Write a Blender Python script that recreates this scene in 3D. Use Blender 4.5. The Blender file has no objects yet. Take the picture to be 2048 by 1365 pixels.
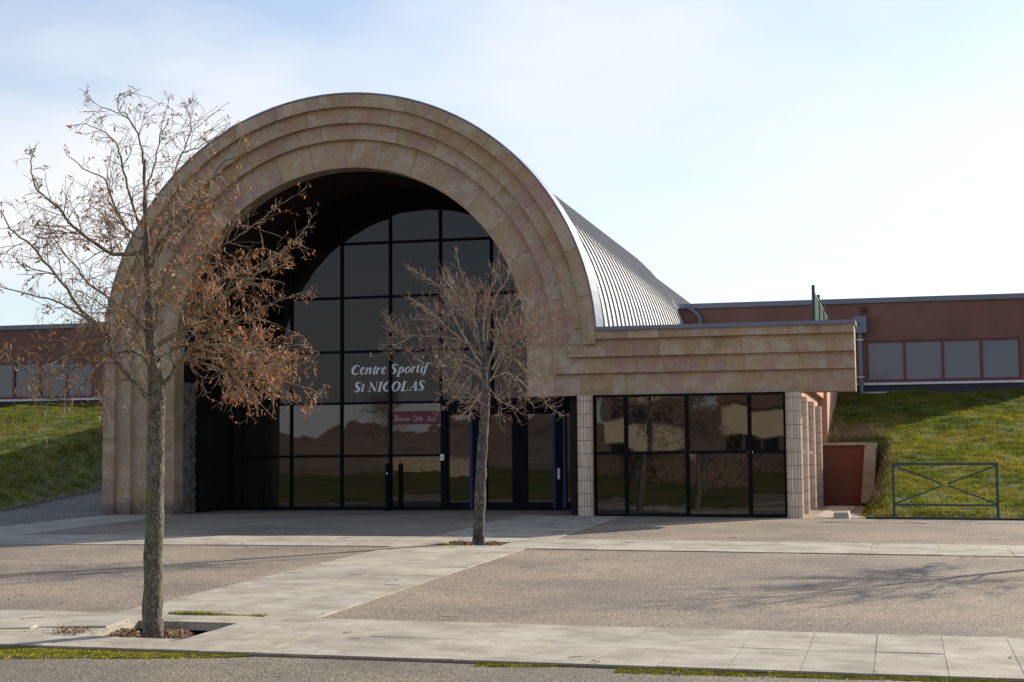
import bpy, math, random
import numpy as np
from mathutils import Vector, Matrix

random.seed(7)
rng = np.random.default_rng(7)
S = bpy.context.scene
COL = S.collection
PI = math.pi

# ------------------------------------------------------------------ camera, sky, sun, exposure
FPX, YAW, PITCH, ROLL = 3113.5, 0.24246, 0.078092, -0.0077129
CAM = Vector((0, 0, 0.97))
_f = Vector((-math.sin(YAW) * math.cos(PITCH), math.cos(YAW) * math.cos(PITCH), math.sin(PITCH)))
_r = Vector((math.cos(YAW), math.sin(YAW), 0))
_u = _r.cross(_f)
RIGHT = _r * math.cos(ROLL) + _u * math.sin(ROLL)
UP = -_r * math.sin(ROLL) + _u * math.cos(ROLL)
FWD = _f
cam_data = bpy.data.cameras.new('camera')
cam = bpy.data.objects.new('camera', cam_data)
COL.objects.link(cam)
cam_data.sensor_width = 36
cam_data.lens = FPX / 2048 * 36
cam_data.clip_start, cam_data.clip_end = 0.1, 3000
M3 = Matrix((RIGHT, UP, -FWD)).transposed()
cam.matrix_world = Matrix.Translation(CAM) @ M3.to_4x4()
S.camera = cam

SUN_AZ = math.atan2(0.62, 0.785)          # clockwise from +y
SUN_EL = math.radians(25.5)
SUN_DIR = Vector((math.sin(SUN_AZ) * math.cos(SUN_EL), math.cos(SUN_AZ) * math.cos(SUN_EL), math.sin(SUN_EL)))
W = bpy.data.worlds.new('World')
S.world = W
W.use_nodes = True
nt = W.node_tree
nt.nodes.clear()
def wn(t, **k):
    n = nt.nodes.new(t)
    for a, b in k.items(): setattr(n, a, b)
    return n
wo = wn('ShaderNodeOutputWorld')
bg = wn('ShaderNodeBackground')
sky = wn('ShaderNodeTexSky', sky_type='NISHITA', sun_disc=False)
sky.sun_elevation, sky.sun_rotation = SUN_EL, SUN_AZ
sky.air_density, sky.dust_density, sky.ozone_density, sky.altitude = 1.0, 0.9, 2.0, 100
SKY_STRENGTH = 0.12
bg.inputs['Strength'].default_value = SKY_STRENGTH
# thin cloud veil: stretched noise on the view direction, denser towards the horizon where the line of sight through it is longer
tc = wn('ShaderNodeTexCoord')
mp = wn('ShaderNodeMapping')
mp.inputs['Scale'].default_value = (1.5, 1.5, 4.5)
mp.inputs['Rotation'].default_value = (0.10, 0.45, 0.4)
n1 = wn('ShaderNodeTexNoise')
n1.inputs['Scale'].default_value = 2.1; n1.inputs['Detail'].default_value = 5; n1.inputs['Roughness'].default_value = 0.48
rp = wn('ShaderNodeValToRGB')
rp.color_ramp.elements[0].position, rp.color_ramp.elements[0].color = 0.38, (0.28, 0.28, 0.28, 1)
rp.color_ramp.elements[1].position, rp.color_ramp.elements[1].color = 0.62, (0.97, 0.97, 0.97, 1)
sx = wn('ShaderNodeSeparateXYZ')
el = wn('ShaderNodeMapRange'); el.inputs['From Min'].default_value = 0.12; el.inputs['From Max'].default_value = 0.72
el.inputs['To Min'].default_value = 1.0; el.inputs['To Max'].default_value = 0.12
fm = wn('ShaderNodeMath', operation='MULTIPLY')
mx = wn('ShaderNodeMix', data_type='RGBA')
CLOUD = (0.69, 0.69, 0.70)
mx.inputs['B'].default_value = tuple(c / SKY_STRENGTH for c in CLOUD) + (1,)
L = nt.links.new
L(tc.outputs['Generated'], mp.inputs['Vector']); L(mp.outputs['Vector'], n1.inputs['Vector']); L(n1.outputs['Fac'], rp.inputs['Fac'])
L(tc.outputs['Generated'], sx.inputs[0]); L(sx.outputs['Z'], el.inputs['Value'])
L(rp.outputs['Color'], fm.inputs[0]); L(el.outputs['Result'], fm.inputs[1]); L(fm.outputs[0], mx.inputs['Factor'])
L(sky.outputs['Color'], mx.inputs['A'])
L(mx.outputs['Result'], bg.inputs['Color']); L(bg.outputs['Background'], wo.inputs['Surface'])

sd = bpy.data.lights.new('sun', 'SUN')
sd.energy, sd.angle, sd.color = 4.9, math.radians(0.55), (1.0, 0.885, 0.73)
sun = bpy.data.objects.new('sun', sd)
COL.objects.link(sun)
sun.rotation_euler = SUN_DIR.to_track_quat('Z', 'Y').to_euler()
sun.location = (20, 30, 40)
S.view_settings.view_transform = 'Standard'
S.view_settings.look = 'None'
S.view_settings.gamma = 1
S.view_settings.use_curve_mapping = False
S.view_settings.exposure = 0.55

# ------------------------------------------------------------------ helpers
def at(x, y, depth):
    """point seen at photo pixel (x, y) at a given distance along the view axis"""
    return CAM + depth * (FWD + RIGHT * ((x - 1024) / FPX) - UP * ((y - 682.5) / FPX))
def at_v(x, y, v):
    d = FWD + RIGHT * ((x - 1024) / FPX) - UP * ((y - 682.5) / FPX)
    return CAM + d * ((v - CAM.y) / d.y)
def sstep(a, b, x):
    t = min(1.0, max(0.0, (x - a) / (b - a)))
    return t * t * (3 - 2 * t)
def zg(u, v):
    """plaza level"""
    ve = min(max(v, -3.0), 27.6)
    ue = min(max(u, -7.5), 7.0)
    return -0.68 + 0.022 * ve - 0.0098 * ue 

class MB:
    def __init__(s): s.v = []; s.f = []; s.m = []; s.mi = 0
    def add(s, vs, fs):
        o = len(s.v); s.v.extend([tuple(p) for p in vs])
        for f in fs: s.f.append([i + o for i in f]); s.m.append(s.mi)
    def box(s, a, b):
        x0, y0, z0 = a; x1, y1, z1 = b
        s.add([(x0,y0,z0),(x1,y0,z0),(x1,y1,z0),(x0,y1,z0),(x0,y0,z1),(x1,y0,z1),(x1,y1,z1),(x0,y1,z1)],
              [(3,2,1,0),(4,5,6,7),(0,1,5,4),(1,2,6,5),(2,3,7,6),(3,0,4,7)])
        return s
    def bar(s, p, q, w, h, up=(0, 0, 1)):
        p, q = Vector(p), Vector(q); d = (q - p).normalized(); side = d.cross(Vector(up)).normalized(); u2 = side.cross(d)
        vs = [c + side * a * w / 2 + u2 * b * h / 2 for c in (p, q) for a, b in ((-1,-1),(1,-1),(1,1),(-1,1))]
        s.add(vs, [(3,2,1,0),(4,5,6,7),(0,1,5,4),(1,2,6,5),(2,3,7,6),(3,0,4,7)])
        return s
    def tube(s, pts, rad, n=6, cap=True):
        pts = [Vector(p) for p in pts]; k = len(pts); o = len(s.v)
        ref = Vector((0.13, 0.37, 0.92))
        for i, p in enumerate(pts):
            t = (pts[min(i + 1, k - 1)] - pts[max(i - 1, 0)]).normalized()
            a = t.cross(ref)
            if a.length < 0.2: a = t.cross(Vector((0.9, 0.3, 0.1)))
            a.normalize(); b = t.cross(a)
            for j in range(n):
                an = 2 * PI * j / n
                q = p + (a * math.cos(an) + b * math.sin(an)) * rad[i]
                s.v.append((q.x, q.y, q.z))
        for i in range(k - 1):
            for j in range(n):
                a0 = o + i * n + j; a1 = o + i * n + (j + 1) % n
                s.f.append([a0, a1, a1 + n, a0 + n]); s.m.append(s.mi)
        if cap:
            s.f.append([o + j for j in range(n)][::-1]); s.m.append(s.mi)
            s.f.append([o + (k - 1) * n + j for j in range(n)]); s.m.append(s.mi)
        return s
    def prism_v(s, poly, v0, v1):
        """polygon in (u, z), extruded from v0 (front) to v1"""
        n = len(poly)
        s.add([(p[0], v0, p[1]) for p in poly] + [(p[0], v1, p[1]) for p in poly],
              [list(range(n)), list(range(2 * n - 1, n - 1, -1))] + [(i + n, (i + 1) % n + n, (i + 1) % n, i) for i in range(n)])
        return s
    def build(s, name, mat, parent=None, smooth=False):
        me = bpy.data.meshes.new(name)
        me.from_pydata(s.v, [], s.f)
        for m in (mat if isinstance(mat, (list, tuple)) else [mat]): me.materials.append(m)
        if isinstance(mat, (list, tuple)): me.polygons.foreach_set('material_index', s.m)
        if smooth: me.polygons.foreach_set('use_smooth', [True] * len(me.polygons))
        me.update()
        return link(name, me, parent)
def link(name, me, parent=None):
    o = bpy.data.objects.new(name, me); COL.objects.link(o)
    if parent: o.parent = parent
    return o
def bevel(o, w=0.01, n=1):
    m = o.modifiers.new('edge', 'BEVEL'); m.width = w; m.segments = n; m.limit_method = 'ANGLE'; m.angle_limit = 0.7
    return o
def tag(o, label=None, cat=None, group=None, kind=None):
    if label: o['label'] = label
    if cat: o['category'] = cat
    if group: o['group'] = group
    if kind: o['kind'] = kind
    return o
def empty(name, loc, label=None, cat=None, group=None):
    o = bpy.data.objects.new(name, None); COL.objects.link(o); o.location = loc
    o.empty_display_size = 0.2
    return tag(o, label, cat, group)
def tri_soup(name, V, nper, mat, parent=None):
    """V: (n*nper, 3) array, one polygon of nper corners each"""
    n = len(V) // nper
    me = bpy.data.meshes.new(name)
    me.vertices.add(len(V)); me.vertices.foreach_set('co', np.asarray(V, np.float32).ravel())
    me.loops.add(len(V)); me.loops.foreach_set('vertex_index', np.arange(len(V), dtype=np.int32))
    me.polygons.add(n); me.polygons.foreach_set('loop_start', np.arange(0, len(V), nper, dtype=np.int32))
    me.polygons.foreach_set('loop_total', np.full(n, nper, np.int32))
    me.materials.append(mat); me.update(calc_edges=True)
    return link(name, me, parent)
def grid_mesh(name, us, vs, zf, mat, parent=None, smooth=True):
    vsl = [(u, v, zf(u, v)) for v in vs for u in us]
    n = len(us)
    fs = [(j * n + i, j * n + i + 1, (j + 1) * n + i + 1, (j + 1) * n + i) for j in range(len(vs) - 1) for i in range(n - 1)]
    me = bpy.data.meshes.new(name); me.from_pydata(vsl, [], fs); me.materials.append(mat)
    if smooth: me.polygons.foreach_set('use_smooth', [True] * len(me.polygons))
    me.update()
    return link(name, me, parent)
def frange(a, b, step):
    n = max(1, int(round((b - a) / step)))
    return [a + (b - a) * i / n for i in range(n + 1)]

# ------------------------------------------------------------------ materials
class NT:
    def __init__(s, name):
        s.mat = bpy.data.materials.new(name); s.mat.use_nodes = True
        s.t = s.mat.node_tree; s.p = s.t.nodes['Principled BSDF']
        s.tc = s.t.nodes.new('ShaderNodeTexCoord')
        s.oi = s.t.nodes.new('ShaderNodeObjectInfo')
        s.geo = s.t.nodes.new('ShaderNodeNewGeometry')
    def n(s, t, **k):
        n = s.t.nodes.new(t)
        for a, b in k.items(): setattr(n, a, b)
        return n
    def l(s, a, b): s.t.links.new(a, b)
    def noise(s, scale, detail=4, rough=0.55, coord=None, stretch=None, w=None):
        n = s.n('ShaderNodeTexNoise'); n.inputs['Scale'].default_value = scale; n.inputs['Detail'].default_value = detail; n.inputs['Roughness'].default_value = rough
        c = coord if coord is not None else s.geo.outputs['Position']
        if stretch:
            m = s.n('ShaderNodeMapping'); m.inputs['Scale'].default_value = stretch; s.l(c, m.inputs['Vector']); c = m.outputs['Vector']
        if w is not None:
            n.noise_dimensions = '4D'; s.l(w, n.inputs['W'])
        s.l(c, n.inputs['Vector'])
        return n.outputs['Fac']
    def vor(s, scale, feature='F1', coord=None, out='Distance', stretch=None):
        n = s.n('ShaderNodeTexVoronoi', feature=feature); n.inputs['Scale'].default_value = scale
        c = coord if coord is not None else s.geo.outputs['Position']
        if stretch:
            m = s.n('ShaderNodeMapping'); m.inputs['Scale'].default_value = stretch; s.l(c, m.inputs['Vector']); c = m.outputs['Vector']
        s.l(c, n.inputs['Vector'])
        return n.outputs[out]
    def ramp(s, fac, stops, interp='LINEAR'):
        r = s.n('ShaderNodeValToRGB'); cr = r.color_ramp; cr.interpolation = interp
        while len(cr.elements) < len(stops): cr.elements.new(0.5)
        for e, (p, c) in zip(cr.elements, stops):
            e.position = p; e.color = (*c, 1) if isinstance(c, (tuple, list)) else (c, c, c, 1)
        s.l(fac, r.inputs['Fac'])
        return r.outputs['Color']
    def mix(s, f, a, b, blend='MIX'):
        m = s.n('ShaderNodeMix', data_type='RGBA', blend_type=blend)
        for sock, x in (('Factor', f), ('A', a), ('B', b)):
            if isinstance(x, (int, float)): m.inputs[sock].default_value = x
            elif isinstance(x, tuple): m.inputs[sock].default_value = (*x, 1)
            else: s.l(x, m.inputs[sock])
        return m.outputs['Result']
    def math(s, op, a, b=0.0):
        m = s.n('ShaderNodeMath', operation=op)
        for i, x in enumerate((a, b)):
            if isinstance(x, (int, float)): m.inputs[i].default_value = x
            else: s.l(x, m.inputs[i])
        return m.outputs[0]
    def bump(s, h, strength=0.3, dist=0.01):
        b = s.n('ShaderNodeBump'); b.inputs['Strength'].default_value = strength; b.inputs['Distance'].default_value = dist
        s.l(h, b.inputs['Height']); s.l(b.outputs['Normal'], s.p.inputs['Normal'])
        return b
    def set(s, color=None, rough=None, metal=None, spec=None, ior=None):
        for k, x in (('Base Color', color), ('Roughness', rough), ('Metallic', metal), ('Specular IOR Level', spec), ('IOR', ior)):
            if x is None: continue
            if isinstance(x, (int, float)): s.p.inputs[k].default_value = x
            elif isinstance(x, tuple): s.p.inputs[k].default_value = (*x, 1)
            else: s.l(x, s.p.inputs[k])
        return s.mat
def plain(name, c, rough=0.6, metal=0.0, var=0.25, scale=6.0, bump=0.0, spec=None):
    """one colour with broad wear and fine grain"""
    t = NT(name)
    f = t.noise(scale, 6, 0.6)
    lo = tuple(x * (1 - var) for x in c); hi = tuple(min(1, x * (1 + var)) for x in c)
    col = t.ramp(f, [(0.3, lo), (0.7, hi)])
    if bump: t.bump(t.noise(scale * 14, 4), bump, 0.006)
    return t.set(col, rough, metal, spec)

def m_limestone():
    t = NT('limestone')
    r = t.oi.outputs['Random']
    w = t.math('MULTIPLY', r, 1.6)
    a = t.noise(0.9, 6, 0.66, w=w)
    b = t.noise(2.4, 7, 0.70, w=t.math('ADD', w, 7.0))
    c = t.noise(1.5, 5, 0.66, w=t.math('ADD', w, 31.0))
    col = t.ramp(a, [(0.34, (0.30, 0.215, 0.125)), (0.45, (0.37, 0.28, 0.175)), (0.53, (0.40, 0.305, 0.225)), (0.60, (0.37, 0.265, 0.225)), (0.70, (0.31, 0.205, 0.18))])
    col = t.mix(t.ramp(b, [(0.47, 0.0), (0.59, 0.65)]), col, (0.49, 0.425, 0.365))
    col = t.mix(t.ramp(c, [(0.51, 0.0), (0.61, 0.62)]), col, (0.37, 0.225, 0.215))
    orange = t.ramp(t.noise(2.1, 6, 0.72, w=t.math('ADD', w, 53.0)), [(0.54, 0.0), (0.66, 0.42)])
    col = t.mix(orange, col, (0.37, 0.20, 0.075))
    tint = t.ramp(r, [(0.0, (0.94, 0.90, 0.85)), (0.5, (1.0, 0.96, 0.905)), (1.0, (1.07, 1.03, 0.97))])
    col = t.mix(1.0, col, tint, 'MULTIPLY')
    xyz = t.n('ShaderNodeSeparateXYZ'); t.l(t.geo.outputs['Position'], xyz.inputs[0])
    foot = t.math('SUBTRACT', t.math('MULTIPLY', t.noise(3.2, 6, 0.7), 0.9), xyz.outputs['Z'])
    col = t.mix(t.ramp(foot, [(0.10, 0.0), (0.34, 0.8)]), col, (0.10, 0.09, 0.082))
    grain = t.ramp(t.noise(34, 4), [(0.3, 0.84), (0.7, 1.12)])
    col = t.mix(1.0, col, grain, 'MULTIPLY')
    t.bump(t.noise(26, 6, 0.7), 0.25, 0.01)
    return t.set(col, 0.85, spec=0.25)
def m_aggregate(name, pale, mid, dark, scale):
    t = NT(name)
    cell = t.vor(scale, out='Color')
    sep = t.n('ShaderNodeSeparateColor'); t.l(cell, sep.inputs[0])
    col = t.ramp(sep.outputs[0], [(0.0, dark), (0.3, mid), (0.75, pale), (1.0, tuple(min(1, x * 1.35) for x in pale))])
    d = t.vor(scale)
    col = t.mix(t.ramp(d, [(0.42, 0.0), (0.75, 0.75)]), col, tuple(x * 0.45 for x in dark))
    big = t.noise(0.45, 6, 0.6)
    col = t.mix(1.0, col, t.ramp(big, [(0.38, (0.76, 0.75, 0.76)), (0.5, (0.98, 0.97, 0.95)), (0.62, (1.14, 1.09, 1.02))]), 'MULTIPLY')
    stain = t.noise(1.7, 7, 0.68)
    col = t.mix(t.ramp(stain, [(0.52, 0.0), (0.62, 0.5)]), col, tuple(x * 0.7 for x in mid))
    t.bump(d, 0.55, 0.008)
    return t.set(col, 0.8, spec=0.3)
def m_concrete():
    t = NT('paving_concrete')
    r = t.oi.outputs['Random']
    a = t.noise(2.2, 8, 0.65)
    col = t.ramp(a, [(0.38, (0.29, 0.262, 0.212)), (0.5, (0.385, 0.352, 0.29)), (0.62, (0.45, 0.42, 0.355))])
    col = t.mix(1.0, col, t.ramp(r, [(0, (0.92, 0.92, 0.92)), (0.6, (0.99, 0.985, 0.97)), (1.0, (1.05, 1.03, 0.97))]), 'MULTIPLY')
    pits = t.vor(34, stretch=(1, 1, 1))
    keep = t.ramp(t.noise(1.3, 4, 0.6), [(0.40, 0.0), (0.52, 1.0)])
    pm = t.mix(1.0, t.ramp(pits, [(0.12, 0.9), (0.22, 0.0)]), keep, 'MULTIPLY')
    col = t.mix(pm, col, (0.13, 0.11, 0.085))
    streak = t.noise(3.0, 6, 0.7, stretch=(0.5, 2.2, 1))
    col = t.mix(t.ramp(streak, [(0.52, 0.0), (0.64, 0.55)]), col, (0.24, 0.215, 0.17))
    t.bump(t.noise(60, 4), 0.25, 0.004)
    return t.set(col, 0.82, spec=0.3)
def m_glass(name, base, ior=1.5, warp=0.004, scale=1.3):
    t = NT(name)
    n = t.noise(scale, 2, 0.45, coord=t.geo.outputs['Position'], w=t.math('MULTIPLY', t.oi.outputs['Random'], 17.0))
    t.bump(n, 1.0, warp)
    return t.set(base, 0.015, ior=ior)
def m_grass(name='grass'):
    t = NT(name)
    a = t.noise(0.55, 5, 0.62); b = t.noise(3.5, 5, 0.65)
    col = t.ramp(a, [(0.30, (0.075, 0.115, 0.016)), (0.44, (0.135, 0.165, 0.020)), (0.55, (0.21, 0.205, 0.025)), (0.68, (0.25, 0.20, 0.055))])
    col = t.mix(1.0, col, t.ramp(b, [(0.36, (0.58, 0.62, 0.55)), (0.62, (1.3, 1.26, 1.2))]), 'MULTIPLY')
    fine = t.noise(45, 2)
    col = t.mix(1.0, col, t.ramp(fine, [(0.3, 0.7), (0.7, 1.25)]), 'MULTIPLY')
    t.set(col, 0.75, spec=0.15)
    tr = t.n('ShaderNodeBsdfTranslucent'); t.l(col, tr.inputs['Color'])
    mxs = t.n('ShaderNodeMixShader'); mxs.inputs[0].default_value = 0.5
    t.l(t.p.outputs[0], mxs.inputs[1]); t.l(tr.outputs[0], mxs.inputs[2])
    t.l(mxs.outputs[0], t.t.nodes['Material Output'].inputs['Surface'])
    return t.mat
def m_bark(name, dark, mid, pale, lichen):
    t = NT(name)
    a = t.noise(16, 7, 0.75, stretch=(1, 1, 0.5)); b = t.noise(62, 5, 0.75, stretch=(1, 1, 0.7))
    col = t.ramp(a, [(0.32, dark), (0.5, mid), (0.68, pale)])
    spots = t.ramp(b, [(0.52, 0.0), (0.60, 0.85)])
    col = t.mix(spots, col, tuple(min(1, x * 1.45) for x in pale))
    col = t.mix(t.ramp(b, [(0.36, 0.8), (0.44, 0.0)]), col, tuple(x * 0.5 for x in dark))
    col = t.mix(t.ramp(t.noise(4.5, 5, 0.7), [(0.56, 0.0), (0.66, 0.8)]), col, lichen)
    t.bump(t.noise(38, 6, 0.7, stretch=(1, 1, 0.35)), 0.9, 0.02)
    return t.set(col, 0.9, spec=0.15)

STONE = m_limestone()
AGG = m_aggregate('exposed_aggregate', (0.42, 0.355, 0.28), (0.285, 0.238, 0.182), (0.14, 0.114, 0.09), 80)
TARMAC = m_aggregate('road_tarmac', (0.33, 0.29, 0.225), (0.215, 0.187, 0.14), (0.10, 0.086, 0.065), 85)
GRAVEL = m_aggregate('gravel', (0.27, 0.25, 0.21), (0.16, 0.15, 0.12), (0.07, 0.07, 0.05), 30)
CONC = m_concrete()
GLASS = m_glass('dark_glass', (0.006, 0.006, 0.008), 1.40, 0.003, 1.4)
GLASS_LIVELY = m_glass('wavy_dark_glass', (0.014, 0.011, 0.009), 1.72, 0.0017, 1.3)
GLASS_HALL = m_glass('hall_glass', (0.05, 0.06, 0.10), 1.6, 0.001, 0.8)
NAVY = plain('navy_frame', (0.006, 0.007, 0.012), 0.65, 0, 0.2, 4, 0, 0.08)
BLUE = plain('blue_paint', (0.008, 0.022, 0.12), 0.45, 0, 0.15, 4, 0, 0.3)
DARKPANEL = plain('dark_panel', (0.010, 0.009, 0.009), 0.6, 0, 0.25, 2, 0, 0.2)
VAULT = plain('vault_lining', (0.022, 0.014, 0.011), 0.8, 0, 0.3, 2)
ZINC = plain('zinc_roof', (0.70, 0.71, 0.72), 0.38, 0.15, 0.06, 1.2)
SEAM_SHADE = plain('shade_dark_seam', (0.22, 0.23, 0.25), 0.5, 0.2, 0.1, 3)  # zinc seams: their shaded sides and shadow stripes put into a darker grey
COPING = plain('grey_blue_metal', (0.135, 0.15, 0.205), 0.42, 0.2, 0.1, 3)
RENDER = plain('red_brown_render', (0.185, 0.088, 0.066), 0.9, 0, 0.16, 0.8, 0.2)
SALMON = plain('salmon_render', (0.46, 0.26, 0.18), 0.9, 0, 0.1, 1.2, 0.15)
BRICKRED = plain('rust_render', (0.18, 0.065, 0.042), 0.9, 0, 0.18, 1.3, 0.2)
CRIMSON = plain('crimson_frame', (0.13, 0.012, 0.028), 0.45, 0, 0.15, 5)
WHITE = plain('white_sill', (0.62, 0.63, 0.66), 0.5, 0, 0.1, 5)
PLINTH = plain('dark_plinth', (0.022, 0.026, 0.042), 0.7, 0, 0.2, 3)
TILE = NT('cream_tile')
_c = TILE.ramp(TILE.oi.outputs['Random'], [(0, (0.56, 0.44, 0.34)), (0.5, (0.62, 0.50, 0.395)), (1, (0.67, 0.55, 0.44))])
_c = TILE.mix(1.0, _c, TILE.ramp(TILE.noise(5, 5, 0.6), [(0.3, 0.88), (0.7, 1.08)]), 'MULTIPLY')
TILE = TILE.set(_c, 0.38, spec=0.4)
GROUT = plain('tile_grout', (0.22, 0.17, 0.14), 0.9, 0, 0.2, 9)
BEDDING = plain('joint_sand', (0.24, 0.21, 0.16), 0.95, 0, 0.35, 3)
MORTAR = plain('stone_joint', (0.16, 0.13, 0.10), 0.95, 0, 0.25, 8)
RUBBLE = NT('rubble_stone')
_c = RUBBLE.ramp(RUBBLE.noise(5, 5, 0.6), [(0.36, (0.08, 0.075, 0.07)), (0.5, (0.15, 0.14, 0.13)), (0.64, (0.22, 0.195, 0.17))])
RUBBLE.bump(RUBBLE.noise(24, 5), 0.6, 0.02)
RUBBLE = RUBBLE.set(_c, 0.9)
GRASS = m_grass()
SOIL = plain('bank_soil', (0.13, 0.135, 0.03), 0.95, 0, 0.4, 1.5, 0.4)
DRYGRASS = plain('dry_grass', (0.24, 0.19, 0.12), 0.9, 0, 0.4, 3)
MOSS = plain('moss', (0.30, 0.275, 0.025), 0.95, 0, 0.45, 9, 0.4)
EARTH = plain('pit_earth', (0.10, 0.072, 0.048), 0.95, 0, 0.4, 14, 0.5)
GREEN = plain('green_paint', (0.012, 0.052, 0.046), 0.4, 0, 0.15, 6)
GREENPALE = plain('green_mesh', (0.055, 0.115, 0.105), 0.5, 0, 0.1, 6)
CREAM = plain('cream_wall', (0.58, 0.49, 0.35), 0.9, 0, 0.08, 1.2)
ROOFTILE = plain('roof_tile', (0.17, 0.085, 0.055), 0.85, 0, 0.25, 4)
WALLSTONE = plain('pale_wall_stone', (0.42, 0.35, 0.24), 0.9, 0, 0.25, 4, 0.3)
SHUTTER = plain('shutter', (0.14, 0.11, 0.085), 0.7)
WOODHILL = plain('bare_woodland', (0.17, 0.115, 0.07), 0.95, 0, 0.45, 0.12)
LETTER = plain('letter_white', (0.80, 0.81, 0.86), 0.6, 0, 0.03, 5)
PINK = plain('sign_magenta', (0.10, 0.007, 0.018), 0.5, 0, 0.1, 6)
SCRIPT = plain('sign_pink_white', (0.46, 0.30, 0.34), 0.5, 0, 0.05, 6)
SMALLPRINT = plain('sign_small_print', (0.30, 0.26, 0.26), 0.5, 0, 0.05, 6)
STEEL = plain('steel', (0.55, 0.55, 0.55), 0.35, 0.7, 0.1, 6)
BARK_OLD = m_bark('mottled_bark', (0.05, 0.043, 0.034), (0.11, 0.098, 0.078), (0.21, 0.195, 0.16), (0.16, 0.14, 0.06))
BARK_GREY = m_bark('lichen_grey_bark', (0.026, 0.023, 0.021), (0.062, 0.056, 0.05), (0.19, 0.175, 0.16), (0.22, 0.20, 0.14))
LIMB_OLD = m_bark('branch_bark', (0.09, 0.07, 0.045), (0.19, 0.155, 0.10), (0.31, 0.27, 0.19), (0.27, 0.225, 0.025))
LIMB_GREY = m_bark('pale_branch_bark', (0.13, 0.10, 0.07), (0.25, 0.205, 0.155), (0.40, 0.35, 0.28), (0.19, 0.155, 0.075))
TWIG_OLD = plain('brown_twig', (0.23, 0.15, 0.095), 0.7, 0, 0.4, 5)
TWIG_RED = plain('red_twig', (0.24, 0.085, 0.06), 0.6, 0, 0.45, 4)
def m_bract():
    t = NT('dry_bract')
    col = t.ramp(t.noise(11, 3, 0.6), [(0.3, (0.13, 0.055, 0.028)), (0.5, (0.28, 0.115, 0.045)), (0.7, (0.46, 0.25, 0.12))])
    t.set(col, 0.6)
    tr = t.n('ShaderNodeBsdfTranslucent'); t.l(col, tr.inputs['Color'])
    mxs = t.n('ShaderNodeMixShader'); mxs.inputs[0].default_value = 0.45
    t.l(t.p.outputs[0], mxs.inputs[1]); t.l(tr.outputs[0], mxs.inputs[2])
    t.l(mxs.outputs[0], t.t.nodes['Material Output'].inputs['Surface'])
    return t.mat
BRACT = m_bract()
LEAFLITTER = plain('fallen_leaf', (0.27, 0.16, 0.085), 0.85, 0, 0.6, 25)

# ------------------------------------------------------------------ ground
V_ROAD, V_STRIP0, V_STRIP1 = 10.62, 10.66, 12.66
V_CROSS0, V_CROSS1 = 20.40, 22.22
U_WALK0, U_WALK1 = -6.76, -4.88
U_SIDE0, U_SIDE1 = -15.2, -13.55
PITS = [(-6.30, -5.40, 11.22, 12.20), (-6.24, -5.34, 20.74, 21.44)]

def z_base(u, v):
    r = math.hypot(u, v)
    return zg(u, v) - 0.12
us = [-900, -400, -150, -80, -45] + frange(-32, 16, 2) + [30, 60, 150, 400, 900]
vs = [-900, -400, -200, -100, -60, -30] + frange(-16, 48, 2) + [60, 90, 150, 400, 900]
tag(grid_mesh('ground', us, vs, z_base, SOIL), kind='structure')
tag(grid_mesh('road', frange(-40, 40, 4), frange(-6, V_ROAD, 0.8), lambda u, v: zg(u, v) - 0.012, TARMAC), kind='structure')
tag(grid_mesh('lawn', frange(-120, 120, 8), [-130, -90, -60, -40, -30, -22, -16, -11, -6.02], lambda u, v: zg(u, v) + 0.02 + 0.055 * min(18.0, max(0, -6 - v)), GRASS), kind='structure')
def strips_cut(name, us_, vs_, mat):
    """paving sheet with the square tree pits left open"""
    us2 = sorted(set(us_ + [x for p in PITS for x in p[:2]])); vs2 = sorted(set(vs_ + [x for p in PITS for x in p[2:]]))
    n = len(us2); V = [(u, v, zg(u, v)) for v in vs2 for u in us2]; F = []
    for j in range(len(vs2) - 1):
        for i in range(n - 1):
            cu, cv = (us2[i] + us2[i + 1]) / 2, (vs2[j] + vs2[j + 1]) / 2
            if any(a < cu < b and c < cv < d for a, b, c, d in PITS): continue
            F.append((j * n + i, j * n + i + 1, (j + 1) * n + i + 1, (j + 1) * n + i))
    me = bpy.data.meshes.new(name); me.from_pydata(V, [], F); me.materials.append(mat); me.update()
    return link(name, me)
tag(strips_cut('aggregate_paving', frange(-15.25, 9, 1.0), frange(V_STRIP0 - 0.02, 36.2, 0.8), AGG), kind='structure')
tag(grid_mesh('paving_margin', frange(-40, -15.25, 2.5), frange(V_STRIP0 - 0.02, 24, 1.5), lambda u, v: zg(u, v), AGG), kind='structure')

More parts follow.
